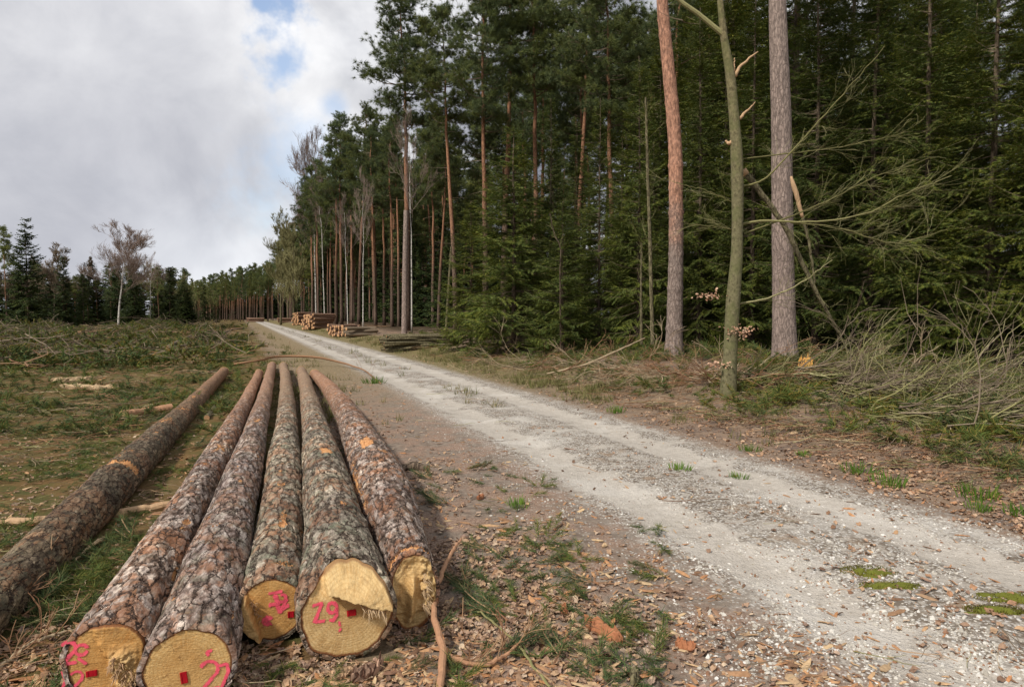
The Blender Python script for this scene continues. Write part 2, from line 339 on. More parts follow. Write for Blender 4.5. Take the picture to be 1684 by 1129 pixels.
M['green_trunk'] = trunk_mat('algae_green_smooth_bark', (.17, .155, .085), (.20, .17, .09), 2, 7, (.16, .145, .08), scale=6, bstr=.3, bdist=.01, green=.5, vs=(1, 1, .8))
M['spruce_trunk'] = trunk_mat('spruce_trunk_bark', (.12, .09, .065), (.13, .10, .07), 3, 9, (.05, .035, .025))
M['olive_trunk'] = trunk_mat('olive_trunk_bark', (.16, .14, .08), (.16, .14, .085), 3, 9, (.08, .065, .04))
def birch_mat():
    m, t = new_mat('white_birch_bark'); oc = t.tc(); P = t.vmath('MULTIPLY', oc, (3, 3, 9))
    a = t.noise(P, 1.0, 4, .7); f = t.ss(a, .54, .62); z = t.new_sep(oc)[2]
    col = t.mix(f, (.56, .53, .48), (.045, .04, .035)); col = t.mix(t.ss(z, 1.2, .1), col, (.10, .085, .06))
    return finish(m, t, col, .7, bump=a, bstr=.3)
M['birch'] = birch_mat()
def wood_mat(name, base, dark, streak):
    """sawn end of a log: object XY is the cut plane"""
    m, t = new_mat(name); oc = t.tc(); x, y, z = t.new_sep(oc); oi = t.new('ShaderNodeObjectInfo').outputs['Random']
    cof = t.new('ShaderNodeCombineXYZ'); t.put(cof, 0, t.math('MULTIPLY', oi, 9.0)); offv = cof.outputs[0]
    cb = t.new('ShaderNodeCombineXYZ'); t.put(cb, 0, x); t.put(cb, 1, y); v = cb.outputs[0]
    wv = t.vmath('ADD', v, t.vmath('SCALE', t.noise(v, 9, 3, out=1), sc=.018))
    r = t.vmath('LENGTH', wv); ring = t.math('SINE', t.math('ADD', t.math('MULTIPLY', r, 430.0), t.math('MULTIPLY', t.noise(v, 9, 3), 8.0)))
    ang = t.math('ARCTAN2', y, x); ca = t.new('ShaderNodeCombineXYZ'); t.put(ca, 0, t.math('MULTIPLY', ang, 5)); t.put(ca, 1, t.math('MULTIPLY', r, 3))
    ray = t.noise(ca.outputs[0], 4, 4, .7); big = t.noise(t.vmath('ADD', oc, offv), 9, 4, .65); fine = t.noise(t.vmath('MULTIPLY', oc, (1, 1, .15)), 130, 3, .7)
    saw = t.noise(t.vmath('MULTIPLY', t.vmath('ADD', oc, t.vmath('SCALE', oc, sc=.2)), (14, 160, 14)), 1, 2)
    col = t.mix(t.ss(big, .35, .7), base, dark); col = t.mix(t.math('MULTIPLY', t.ss(ray, .42, .62), .45), col, streak)
    col = t.mix(t.math('MULTIPLY', t.ss(ring, -.2, 1), .42), col, dark)
    col = t.mix(.5, col, t.mix(1.0, col, t.ramp(fine, [(.3, .68), (.7, 1.3)]), 'MULTIPLY'))
    stain = t.ss(t.noise(t.vmath('ADD', oc, offv), 11, 6, .75), .54, .70); col = t.mix(t.math('MULTIPLY', stain, .6), col, (.20, .10, .04)); spk = t.ss(t.noise(oc, 160, 2, .5), .66, .72); col = t.mix(t.math('MULTIPLY', spk, .6), col, (.12, .06, .03))
    ck = t.math('ABSOLUTE', t.math('SINE', t.math('ADD', t.math('MULTIPLY', ang, 2.5), t.math('ADD', t.math('MULTIPLY', oi, 6.0), t.math('MULTIPLY', t.noise(v, 26, 4, .6), 2.2)))))
    crk = t.math('MULTIPLY', t.ss(ck, .10, .02), t.math('MULTIPLY', t.ss(r, .13, .07), t.ss(t.noise(v, 13, 2), .42, .55))); col = t.mix(t.math('MULTIPLY', crk, .75), col, (.16, .08, .03))
    heart = t.ss(t.math('ADD', r, t.math('MULTIPLY', big, .08)), .16, .09); col = t.mix(t.math('MULTIPLY', heart, .45), col, dark)
    edge = t.attr('rim'); col = t.mix(t.ss(t.math('ADD', edge, t.math('MULTIPLY', t.math('SUBTRACT', fine, .5), .06)), .93, .975), col, (.20, .08, .03))
    rough_wood = t.attr('torn'); tw = t.mix(fine, (.30, .17, .06), (.74, .56, .28)); col = t.mix(t.math('MULTIPLY', rough_wood, .9), col, tw)
    hh = t.math('ADD', t.math('MULTIPLY', fine, .6), t.math('MULTIPLY', saw, .4))
    return finish(m, t, col, .72, bump=hh, bstr=.8, bdist=.006, spec=.25)
M['wood'] = wood_mat('fresh_sawn_pine', (.66, .43, .17), (.50, .27, .085), (.76, .56, .27))
M['wood_orange'] = wood_mat('orange_sawn_pine', (.66, .38, .13), (.50, .24, .065), (.74, .50, .21))
M['wood_pale'] = wood_mat('pale_sawn_pine', (.66, .45, .20), (.48, .28, .10), (.80, .62, .33))
def paint_mat(name, c1, c2, thr=.36):
    m, t = new_mat(name); e = t.attr('shade'); nz = t.noise(t.tc(), 95, 4, .7)
    al = t.math('MULTIPLY', t.ss(t.math('ADD', t.math('MULTIPLY', t.math('SUBTRACT', 1.0, e), .9), t.math('MULTIPLY', nz, 1.1)), .62, 1.0), t.ss(t.noise(t.tc(), 28, 3), .25, .5, .45, 1.0))
    return finish(m, t, t.mix(nz, c1, c2), .6, alpha=al)
M['paint'] = paint_mat('pink_marking_paint', (.86, .07, .13), (.95, .16, .22))
def plain(name, c, rough=.5, nscale=40):
    m, t = new_mat(name); nz = t.noise(t.tc(), nscale, 3); return finish(m, t, t.mix(nz, tuple(k*.7 for k in c), tuple(min(1, k*1.25) for k in c)), rough, bump=nz, bstr=.2)
M['tag'] = plain('red_plastic', (.42, .01, .02), .35)
M['orange_stick'] = plain('peeled_orange_bark', (.40, .22, .125), .85, 55)
M['torn_wood'] = plain('torn_bright_wood', (.50, .33, .19), .85, 45)
M['bark_chunk'] = plain('red_brown_bark_piece', (.37, .155, .075), .85, 70)
M['pale_chunk'] = plain('pale_wood_piece', (.55, .40, .24), .8, 40)
M['fungus'] = plain('yellow_ochre_cut_wood', (.7, .38, .10), .8, 40)
M['moss'] = plain('olive_moss', (.13, .14, .02), .95, 60)
M['cut_log'] = trunk_mat('stacked_log_bark', (.31, .20, .14), (.31, .20, .14), 3, 9, (.12, .06, .04), scale=20)
M['cut_end'] = plain('sawn_orange_end', (.50, .29, .15), .85, 6)

# ---- ground
def ground_mat():
    m, t = new_mat('forest_soil_and_track'); P = t.tc('Object'); u = t.attr('u'); v = t.attr('far')
    nb = t.noise(P, .55, 5, .6); nm = t.noise(P, 2.6, 5, .62); nf = t.noise(P, 14, 5, .65); nff = t.noise(P, 70, 4, .7)
    au = t.math('ABSOLUTE', t.math('ADD', u, t.math('MULTIPLY', t.math('SUBTRACT', nm, .5), .25)))
    # sides
    soil = t.mix(t.ss(nf, .35, .65), (.15, .115, .09), (.27, .22, .175))
    litter = t.mix(t.ss(nff, .35, .65), (.17, .11, .08), (.36, .26, .195))
    left = t.mix(t.ss(nm, .42, .58), soil, litter)
    field = t.mix(t.ss(nm, .38, .6), (.155, .095, .038), (.085, .080, .026))
    field = t.mix(t.math('MULTIPLY', t.ss(nb, .5, .62), .5), field, (.21, .13, .065))
    left = t.mix(t.ss(t.math('ADD', u, t.math('MULTIPLY', t.math('SUBTRACT', nb, .5), 2.2)), -2.7, -3.7), left, field)
    right = t.mix(t.ss(nm, .40, .60), (.13, .095, .075), (.25, .175, .12)); right = t.mix(t.ss(nf, .45, .6), right, t.mix(nff, (.14, .10, .075), (.34, .245, .175)))
    grassy = t.mix(t.ss(nf, .4, .6), (.13, .12, .04), (.24, .18, .10))
    right = t.mix(t.math('MULTIPLY', v, t.ss(u, 4.6, 3.2)), right, grassy)
    left = t.mix(t.math('MULTIPLY', v, t.ss(u, -3.6, -2.2)), left, t.mix(t.ss(nf, .4, .6), (.17, .135, .07), (.28, .21, .13)))
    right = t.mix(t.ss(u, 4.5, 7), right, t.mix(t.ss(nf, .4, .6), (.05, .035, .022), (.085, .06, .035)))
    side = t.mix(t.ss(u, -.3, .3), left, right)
    # track
    dirt = t.mix(t.ss(nf, .3, .7), (.40, .355, .295), (.56, .51, .44)); dirt = t.mix(.4, dirt, t.mix(nff, (.18, .155, .13), (.62, .59, .54)))
    cell = t.new_sep(t.vor(P, 42, 'F1', 'Color'))[0]; cd = t.vor(P, 42, 'F1')
    peb = t.mix(t.ss(cell, .15, .85), (.34, .31, .265), (.68, .66, .62)); peb = t.mix(t.ss(cd, .30, .55), peb, (.17, .14, .11))
    rut = t.ss(t.math('ABSOLUTE', t.math('SUBTRACT', au, .70)), .34, .14)
    pebf = t.math('MULTIPLY', t.ss(t.math('ADD', nm, t.math('MULTIPLY', rut, -.22)), .34, .5), t.ss(nf, .38, .52))
    trk = t.mix(pebf, dirt, peb)
    trk = t.mix(t.math('MULTIPLY', t.ss(nm, .56, .66), t.math('MULTIPLY', t.ss(au, .45, .15), .75)), trk, (.26, .18, .115))
    trk = t.mix(t.math('MULTIPLY', t.ss(t.noise(P, .9, 4, .6), .5, .62), .4), trk, t.mix(nff, (.50, .47, .41), (.74, .71, .66)))
    edge = t.math('ADD', t.math('ADD', au, t.ss(u, .1, -.5, 0, .2)), t.math('MULTIPLY', t.math('SUBTRACT', nf, .5), .8))
    f = t.ss(edge, 1.12, 1.55)
    stray = t.math('MULTIPLY', t.ss(edge, 2.3, 1.3), t.ss(cell, .72, .78)); 
    col = t.mix(f, trk, t.mix(t.math('MULTIPLY', stray, t.ss(cd, .45, .3)), side, (.44, .42, .385)))
    h = t.math('ADD', t.math('MULTIPLY', nf, 1.2), t.math('ADD', t.math('MULTIPLY', nff, .5), t.math('MULTIPLY', t.math('MULTIPLY', t.ss(cd, .5, .1), t.math('SUBTRACT', 1.0, f)), .35)))
    return finish(m, t, col, .95, bump=h, bstr=.8, bdist=.02, spec=.12)
M['ground'] = ground_mat()
def build_ground():
    R = [.25]
    while R[-1] < 2500: R.append(R[-1]*(1.0078 if R[-1] < 60 else 1.02)+.001)
    R = np.array(R)
    A = np.concatenate([np.linspace(-47, 47, 520), np.linspace(47, 313, 70)[1:-1]])*pi/180
    X = R[:, None]*np.sin(A)[None]; Y = R[:, None]*np.cos(A)[None]; Z = gz(X, Y)
    n_, k = X.shape; V = np.stack([X, Y, Z], -1).reshape(-1, 3); V = np.concatenate([V, [[0, 0, float(gz(0, 0))]]])
    i = np.arange(n_-1)[:, None]*k; j = np.arange(k)[None]; j2 = (j+1) % k
    Q = np.stack([i+j, i+j2, i+k+j2, i+k+j], -1).reshape(-1, 4); jj = np.arange(k); T = np.stack([np.full(k, n_*k), (jj+1) % k, jj], -1)
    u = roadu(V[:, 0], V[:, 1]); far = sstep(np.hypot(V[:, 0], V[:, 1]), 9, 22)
    C = V[Q].mean(1); cu = roadu(C[:, 0], C[:, 1])+(fbm(C[:, 0]*1.3, C[:, 1]*1.3, 2)-.5)*.4
    road = (np.abs(cu) < 1.4) & (C[:, 1] < 260) & (C[:, 1] > -40)
    def sub(name, Qs, Ts):
        used = np.unique(np.concatenate([Qs.ravel(), Ts.ravel()]).astype(int)); mp = np.full(len(V), -1); mp[used] = np.arange(len(used))
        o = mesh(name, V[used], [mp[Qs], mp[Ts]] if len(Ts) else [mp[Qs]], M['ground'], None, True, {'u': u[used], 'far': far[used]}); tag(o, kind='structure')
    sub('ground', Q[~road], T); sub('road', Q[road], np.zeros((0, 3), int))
build_ground()

# ================================================================ logs
def fit_log(rows, ext=0.0):
    Ys, Xs, Rs = [], [], []
    for cx, cy, wpx in rows:
        r = .15
        for _ in range(6):
            d = pdir(cx, cy); t = (CAMZ-r)/-d[2]; Y = d[1]*t; X = d[0]*t; dist = math.sqrt(X*X+Y*Y+1.4**2); r = wpx*Y/(2*F)*(Y/dist)**.25
        Ys.append(Y); Xs.append(X); Rs.append(r)
    Ys, Xs, Rs = map(np.array, (Ys, Xs, Rs)); p = np.polyfit(Ys, Xs, 2, w=1/np.sqrt(Ys)); return Ys, p, Rs
def build_log(rows, mat, name, label, face=None, wood='wood', squash=(1, 1, .6), lift=0.0, marks=(), tags=(), knots=(), scars=()):
    Ys, p, Rs = fit_log(rows); o_ = np.argsort(Ys); Ys, Rs = Ys[o_], Rs[o_]
    y0, y1 = Ys[0], Ys[-1]; P0 = np.array([np.polyval(p, y0), y0, Rs[0]+lift]); P1 = np.array([np.polyval(p, y1), y1, Rs[-1]+lift])
    L = np.linalg.norm(P1-P0); ax = (P1-P0)/L
    if face is not None and face.get('yaw'): pass
    rt = np.cross(ax, [0, 0, 1]); rt /= np.linalg.norm(rt); dn = np.cross(ax, rt)
    Mx = Matrix(((rt[0], dn[0], ax[0], P0[0]), (rt[1], dn[1], ax[1], P0[1]), (rt[2], dn[2], ax[2], P0[2]), (0, 0, 0, 1)))
    root = bpy.data.objects.new(name, None); COL.objects.link(root); root.matrix_world = Mx; root.empty_display_size = .2
    tag(root, label, 'log', 'long pine logs laid side by side on the ground')
    zs = [0.0]
    while zs[-1] < L: zs.append(zs[-1]+.009*(1+zs[-1]*.55))
    zs = np.array(zs); zs[-1] = L; k = 150; th = np.arange(k)*2*pi/k
    yy = y0+(y1-y0)*zs/L; r = np.interp(yy, Ys, Rs)
    r = np.convolve(np.pad(r, 12, 'edge'), np.ones(25)/25, 'valid')
    cX = np.polyval(p, yy)-(P0[0]+(P1[0]-P0[0])*zs/L); sd = abs(hash(label)) % 97
    sd = sum(map(ord, label)) % 97
    cY = (fbm(zs*.4, zs*0+sd, 4)-.5)*.05*sstep(zs, .5, 3)*(zs < L)
    cY = cY*0
    lump = (fbm(np.cos(th)[None]*1.2+zs[:, None]*.8+sd, np.sin(th)[None]*1.2+zs[:, None]*.5, 5)-.5)*.22+(fbm(np.cos(th)[None]*3+zs[:, None]*4+sd, np.sin(th)[None]*3+zs[:, None]*2.5, 6)-.5)*.06
    kr_ = np.random.default_rng(sd); knots = list(knots)+[(kr_.uniform(1, L), kr_.uniform(-2.9, -.2), kr_.uniform(.03, .055), kr_.uniform(.008, .02)) for _ in range(14)]; scars = list(scars)+[(kn[0], kn[1], .035, .16, .7) for kn in knots[-6:]]
    for (kz, ka, kr, kh) in knots:
        da = np.angle(np.exp(1j*(th-ka)))[None]*r[:, None]; lump = lump+kh/r[:, None]*np.exp(-((zs[:, None]-kz)**2+da**2)/kr**2)
    rr = r[:, None]*(1+lump)
    sq = squash[0]+(1-squash[0])*sstep(zs, 0, squash[2]*2.5); sqy = squash[1]+(1-squash[1])*sstep(zs, 0, squash[2]*2.5)
    fh = (face or {}).get('cut', lambda a, b: 0*a)
    X = cX[:, None]+rr*np.cos(th)*sq[:, None]; Y = cY[:, None]+rr*np.sin(th)*sqy[:, None]
    cutv = fh(X, -Y)
    Z = zs[:, None]+cutv*np.exp(-zs[:, None]/.25)
    # ragged saw rim with the thickness of the bark
    tb = .016
    V = np.stack([X, Y, Z], -1)
    inner = V[0].copy(); inner[:, :2] -= cX[0]*np.array([1, 0]); sc_ = 1-tb/np.maximum(.03, np.linalg.norm(inner[:, :2], axis=1))[:, None]; inner[:, :2] *= sc_; inner[:, 0] += cX[0]
    V = np.concatenate([inner[None], V]); m_ = len(V); V = V.reshape(-1, 3)
    i = np.arange(m_-1)[:, None]*k; j = np.arange(k)[None]; j2 = (j+1) % k; Q = np.stack([i+j, i+j2, i+k+j2, i+k+j], -1).reshape(-1, 4)
    sc_at = np.zeros((m_, k)); zz2 = np.concatenate([[0], zs])
    for (kz, ka, lz, la, amt) in scars:
        da = np.angle(np.exp(1j*(th-ka)))[None]; sc_at = np.maximum(sc_at, amt*np.exp(-(((zz2[:, None]-kz)/lz)**4+(da/la)**4)))
    mesh('bark', V, [Q], mat, root, True, {'scar': sc_at.ravel()})
    # butt end
    nr = 46; rho = np.linspace(0, 1, nr)[1:]**.85; rim = inner
    a = cX[0]+(rim[:, 0]-cX[0])[None]*rho[:, None]; y = rim[:, 1][None]*rho[:, None]; b = -y
    rel = (face or {}).get('relief', lambda a, b, R: (0*a, 0*a)); hh, torn = rel(a-cX[0], b, Rs[0])
    fade = sstep(1-rho, 0, .06)[:, None]; keep = (face or {}).get('edgekeep', 0)
    z = fh(a, b)-hh*(fade*(1-keep)+keep)
    Vf = np.stack([a, y, z], -1).reshape(-1, 3); h0, t0 = rel(np.zeros(1), np.zeros(1), Rs[0]); c = np.array([[cX[0], 0, float(fh(np.array([cX[0]]), np.zeros(1))[0])-float(h0[0])]])
    Vf = np.concatenate([Vf, c]); rimA = np.concatenate([np.repeat(rho, k), [0]]); tornA = np.concatenate([torn.ravel(), t0])
    m_ = nr-1; i = np.arange(m_-1)[:, None]*k; Q = np.stack([i+j, i+j2, i+k+j2, i+k+j], -1).reshape(-1, 4); jj = np.arange(k); T = np.stack([np.full(k, m_*k), (jj+1) % k, jj], -1)
    fo = mesh('cut_face', Vf, [Q, T], M[wood], root, True, {'rim': rimA, 'torn': tornA})
    # top end
    e = np.stack([X[-1], Y[-1], Z[-1]], -1); ec = e.mean(0)[None]; Ve = np.concatenate([e, ec]); mesh('top_face', Ve, [np.stack([np.full(k, k), jj, (jj+1) % k], -1)], M['wood_pale'], root, False, {'rim': np.zeros(k+1), 'torn': np.zeros(k+1)})
    def surf(a_, b_):
        a_ = np.asarray(a_, float); b_ = np.asarray(b_, float); h_, _ = rel(a_, b_, Rs[0]); return fh(a_+cX[0], b_)-h_
    if marks:
        mb = MB()
        for st in marks:
            pts = np.array(st[0], float); wd = st[1]; ds = np.concatenate([[0], np.cumsum(np.linalg.norm(np.diff(pts, axis=0), axis=1))]); q = np.linspace(0, ds[-1], max(3, int(ds[-1]/.006)))
            px_ = np.interp(q, ds, pts[:, 0]); py_ = np.interp(q, ds, pts[:, 1]); tx = np.gradient(px_); ty = np.gradient(py_); ll = np.hypot(tx, ty)+1e-9
            nx, ny = -ty/ll, tx/ll; wd = wd*1.55*(1+.5*(fbm(q*40, q*0+len(mb.V)*3.7, 3)-.5))[:, None]; cols = np.linspace(-1, 1, 5); aa = px_[:, None]+nx[:, None]*cols*wd; bb = py_[:, None]+ny[:, None]*cols*wd
            zf = surf(aa, bb)-.0025; Vp = np.stack([aa+cX[0], -bb, zf], -1).reshape(-1, 3); ii = np.arange(len(q)-1)[:, None]*5; j_ = np.arange(4)[None]
            Qp = np.stack([ii+j_, ii+5+j_, ii+5+j_+1, ii+j_+1], -1).reshape(-1, 4); ed = np.abs(cols)[None]*np.ones((len(q), 1)); ed[0] = 1; ed[-1] = 1
            mb.add(Vp, None, Qp, None); mb.A.append(ed.ravel())
        mb.build('paint_mark', M['paint'], root)
    for (ta, tb_, w_, h_, rot) in tags:
        zt = float(surf(np.array([ta]), np.array([tb_]))[0]); m2 = MB(); c_, s_ = cos(rot), sin(rot)
        prof = [(-.5, 0), (-.5, .55), (-.42, 1), (-.30, 1), (-.25, .6), (.25, .6), (.30, 1), (.42, 1), (.5, .55), (.5, 0)]
        Vt = []
        for sgn in (-.5, .5):
            for (q1, q2) in prof:
                a1, b1 = q1*w_, sgn*h_; Vt.append((ta+a1*c_-b1*s_+cX[0], -(tb_+a1*s_+b1*c_), zt-.001-q2*.005))
        npf = len(prof); Qt = [(i_, i_+1, npf+i_+1, npf+i_) for i_ in range(npf-1)]
        Tt = [(0, i_+1, i_) for i_ in range(1, npf-1)]+[(npf, npf+i_, npf+i_+1) for i_ in range(1, npf-1)]
        m2.add(Vt, Tt, Qt); m2.build('marker_plate', M['tag'], root)
    return root, Mx, surf, Rs[0], cX[0]

def splinters(root, pts, n_, length, direction, spread, mat, name='splinter', wd=.004):
    mb = MB()
    for q in range(n_):
        p = np.array(pts[rng.integers(len(pts))])+U(-.01, .01, 3); d = np.array(direction)+U(-spread, spread, 3); L_ = length*U(.4, 1.2)
        mb.tube([p, p+d*L_*.5+U(-.004, .004, 3), p+d*L_], [wd*U(.5, 1.2), wd*.7, .0006], 4)
    return mb.build(name, mat, root)

# Log faces: a right, b up, metres
def n2(a, b, s, f): return fbm(a*f+50, b*f+50, s, 4)-.5
def relB(a, b, R):
    e = sstep(a+.35*b+n2(a, b, 3, 30)*.05, -.01, .02); rough = sstep(a, .0, .02)*sstep(.05-b, -.03, .05)*sstep(.13-a, 0, .04)
    return .02*e+.028*rough*e*(.6+1.6*n2(a, b, 5, 60))+n2(a, b, 8, 40)*.004, rough*e*.9
def relC(a, b, R): return n2(a, b, 11, 30)*.004, 0*a
def relD(a, b, R):
    wall = sstep(-a-.02-.35*(b+.05)+n2(a, b, 2, 25)*.02, .045, .06)*sstep(.10-b, 0, .03); return .085*wall+n2(a, b, 4, 50)*.012*wall+n2(a, b, 9, 30)*.005, wall*.55
def relE(a, b, R):
    line = b-(.075-.38*a)+n2(a, b, 3, 22)*.03; led = sstep(line, -.008, .010)*sstep(a+n2(a, b, 8, 40)*.02, -.115, -.09); up = np.clip(line, 0, 1)
    return led*(.095-.62*up)+n2(a, b, 6, 60)*.010*led+n2(a, b, 17, 18)*.02*led+n2(a, b, 9, 30)*.004, led*.35+.6*sstep(line, -.01, .02)*sstep(.03-line, 0, .02)*sstep(a, -.15, -.12)
def cutE(a, b): return sstep(b, .06, .24)*.16*sstep(a, -.2, -.1)
def relF(a, b, R):
    ridge = np.exp(-((a+.015-.1*b)/.018)**2); hol = sstep(a, .02, .05)*sstep(b+.12, 0, .05)
    return ridge*.055*sstep(.12-b, 0, .1)*sstep(b+.17, 0, .03)+hol*(.015+.08*n2(a, b, 3, 45))-.02*sstep(-b-.10, 0, .02)+n2(a, b, 5, 22)*.03, hol*.8
def arc(cx, cy, r, a0, a1, n_=10, ry=None):
    t = np.linspace(radians(a0), radians(a1), n_); return [(cx+r*cos(q), cy+(ry or r)*sin(q)) for q in t]
two = lambda x, y, s: arc(x+s*.5, y+s*1.1, s*.45, 160, -30, 9)+[(x+s*.1, y), (x+s*1.05, y+.02*s)]
LOGS = {}
LOGS['A'] = build_log([(-150, 1120, 104), (29, 945, 88), (100, 876, 80), (176, 801, 71), (265, 709, 45), (321, 658, 28), (369, 611, 17)], M['bark_brown'], 'felled_log',
    'dark brown log lying apart left of the others, its near end outside the picture', None, 'wood_pale', knots=[(3.3, 4.6, .12, .02)], scars=[(3.55, -1.5, .12, 1.6, .75), (4.1, -1.9, .3, .5, .5), (2.6, -2.6, .9, .25, .5), (6.2, -1.6, .3, .6, .55), (7.4, -1.4, .25, .9, .5), (8.8, -1.6, .3, .9, .55), (10.2, -1.5, .2, 1.2, .5)])
LOGS['B'] = build_log([(190, 1085, 142), (236, 960, 102), (285, 870, 76), (325, 805, 56), (375, 730, 40), (404, 670, 24), (425, 613, 14)], M['bark_lilac'], 'felled_log',
    'leftmost of the five logs laid together, half torn face, smeared pink number', dict(relief=relB), 'wood_orange',
    marks=[(two(-.165, .01, .058), .007), (arc(-.09, .06, .022, 0, 350, 12), .006), ([(-.105, .03), (-.07, -.005)], .006), ([(-.16, -.015), (-.15, -.06), (-.165, -.1)], .005), (two(-.135, -.105, .05), .005)], tags=[(-.055, -.045, .042, .024, .05)], scars=[(.75, -.35, .1, .22, .7), (1.6, -.9, .3, .2, .5), (4.2, -1.2, .25, .5, .55)])
LOGS['C'] = build_log([(303, 1100, 160), (352, 960, 112), (378, 870, 82), (397, 790, 62), (420, 705, 35), (437, 650, 23), (447, 601, 14)], M['bark_grey'], 'felled_log',
    'grey plated log with a smooth sawn end, red plate and pink dot above a number', dict(relief=relC), 'wood',
    marks=[(arc(.085, .055, .008, 0, 300, 6), .008), (two(.045, -.095, .075), .006), ([(.115, -.005), (.15, .0), (.155, -.03), (.13, -.09), (.135, -.095)], .006)], tags=[(-.01, -.03, .026, .046, .12)], scars=[(.42, -2.3, .04, .14, .7), (.25, -.6, .07, .12, .6), (6, -1.4, .3, .4, .5), (7.6, -1.2, .2, .5, .5)])
LOGS['D'] = build_log([(446, 1003, 116), (455, 900, 80), (466, 820, 66), (473, 760, 54), (469, 700, 34), (468, 650, 24), (467, 602, 15)], M['bark_green'], 'felled_log',
    'log whose orange face has a splinter wall at left and a round pink blob', dict(relief=relD), 'wood_orange', squash=(1, 1, .4),
    marks=[([(-.02, .085), (.05, .09)], .007), ([(.01, .08), (.03, .03), (-.02, .03)], .009), (arc(.045, .055, .018, 120, -150, 9), .007), ([(.02, .03), (.04, -.02)], .010), ([(.07, .05), (.04, .0), (.08, .02)], .008), (arc(-.022, -.048, .012, 0, 350, 9), .014)], tags=[(.085, -.03, .03, .03, .0)], scars=[(.2, -1.3, .06, .5, .66), (1.05, -1.4, .25, .25, .62), (2.0, -1.6, .1, .3, .5)])
LOGS['E'] = build_log([(566, 1007, 166), (556, 872, 96), (540, 800, 78), (531, 765, 66), (522, 735, 48), (512, 690, 36), (504, 650, 26), (497, 610, 17)], M['bark_green'], 'felled_log',
    'thickest log, its face stepped by a torn ledge, pink 29 and red plate below', dict(relief=relE, cut=cutE), 'wood_pale',
    marks=[([(-.165, .055), (-.12, .062), (-.14, .01), (-.155, -.02), (-.105, -.022)], .007), (arc(-.075, .035, .02, 0, 350, 12, .024), .007), ([(-.055, .05), (-.055, .0), (-.07, -.025), (-.09, -.02)], .007), ([(-.045, -.03), (-.04, -.06)], .005), (arc(-.038, -.075, .005, 0, 300, 6), .009)], tags=[(.012, .0, .042, .028, .04)], scars=[(3.1, -1.45, .16, .30, .95)])
LOGS['F'] = build_log([(668, 972, 134), (660, 890, 114), (645, 820, 104), (627, 775, 88), (596, 742, 64), (578, 700, 46), (548, 655, 31), (520, 616, 18)], M['bark_lilac'], 'felled_log',
    'rightmost of the long logs with a narrow ridged yellow face and a bare wood scar', dict(relief=relF), 'wood_pale', squash=(.66, 1.08, 1.0), scars=[(3.2, -1.75, .35, .32, .95), (2.2, -2.7, 1.2, .3, .55), (2.6, -1.0, .12, .9, .5), (.06, -1.6, .035, 2.0, .7)])
# torn fibres on three of the faces
def face_pts(key, ab):
    root, Mx, surf, R, c0 = LOGS[key]; a = np.array([q[0] for q in ab], float); b = np.array([q[1] for q in ab], float); z = surf(a, b); return np.stack([a+c0, -b, z], -1)
splinters(LOGS['E'][0], face_pts('E', [(.05+.008*i, .055-.38*.008*i) for i in range(14)]), 46, .05, (.15, .75, -.55), .4, M['pale_chunk'], 'torn_fibres', .0028)
splinters(LOGS['B'][0], face_pts('B', [(.02+.008*i, -.02-.01*i+.03*(i % 3)) for i in range(12)]), 90, .035, (-.1, .5, -.6), .5, M['torn_wood'], 'torn_fibres', .003)
splinters(LOGS['F'][0], face_pts('F', [(.045+.004*(i % 5), .09-.016*i) for i in range(12)]), 90, .05, (.35, .6, -.4), .35, M['pale_chunk'], 'torn_fibres', .003)
splinters(LOGS['D'][0], face_pts('D', [(-.09+.004*i, .06-.014*i) for i in range(10)]), 40, .04, (.1, -.2, -.8), .4, M['torn_wood'], 'torn_fibres', .003)

# ================================================================ foliage templates
def build_two(name, parent, parts):
    """one mesh out of several builders, each with its own material"""
    V, Fs, mi, off = [], [], [], 0
    for mb, mt in parts:
        if not mb.n: continue
        k = len(V); V.append(np.concatenate(mb.V))
        for f in mb.T+mb.Q: Fs.append((f+off, [q for q, (b_, _) in enumerate(parts) if b_ is mb][0]))
        off += mb.n
    tri = [f for f in Fs if f[0].shape[1] == 3]; quad = [f for f in Fs if f[0].shape[1] == 4]; L = []; mi = []
    for grp in (tri, quad):
        if grp: L.append(np.concatenate([f for f, _ in grp])); mi.append(np.concatenate([np.full(len(f), i) for f, i in grp]))
    return mesh(name, np.concatenate(V), L, None, parent, mats=[mt for _, mt in parts], midx=np.concatenate(mi))
def tris_from(L):
    V = np.array(L, float).reshape(-1, 3); return V, np.arange(len(V)).reshape(-1, 3)
def spray_template(n_=6, hang=.12, wd=.10, side=.26, seed=0):
    r_ = np.random.default_rng(seed); L = []
    for i in range(n_):
        x = i/n_
        for s in (-1, 1):
            w_ = wd*r_.uniform(.7, 1.2); tip = (x+.20+r_.uniform(-.04, .06), s*side*(1-.55*x)*r_.uniform(.7, 1.15), -hang*r_.uniform(-.3, 1.6)*(1-.4*x))
            L += [(x-w_*.5, 0, .01), (x+w_*.7, 0, 0), tip]
    L += [(.85, -wd*.4, 0), (.85, wd*.4, 0), (1.12, 0, -.03)]
    return tris_from(L)
def puff_template(n_=22, seed=0, wd=.07, flat=.7):
    r_ = np.random.default_rng(seed); L = []
    for i in range(n_):
        d = r_.normal(size=3); d[0] += .7; d[2] = d[2]*flat+.3; d /= np.linalg.norm(d); p = np.cross(d, r_.normal(size=3)); p /= np.linalg.norm(p); l = r_.uniform(.7, 1.15)
        b = r_.uniform(-.12, .12, 3); L += [b+p*wd, b-p*wd, b+d*l]
    return tris_from(L)
SPR = [spray_template(seed=i) for i in range(4)]
SPRF = [spray_template(3, .18, .26, .34, seed=10+i) for i in range(3)]
PUF = [puff_template(38, i, .034) for i in range(3)]
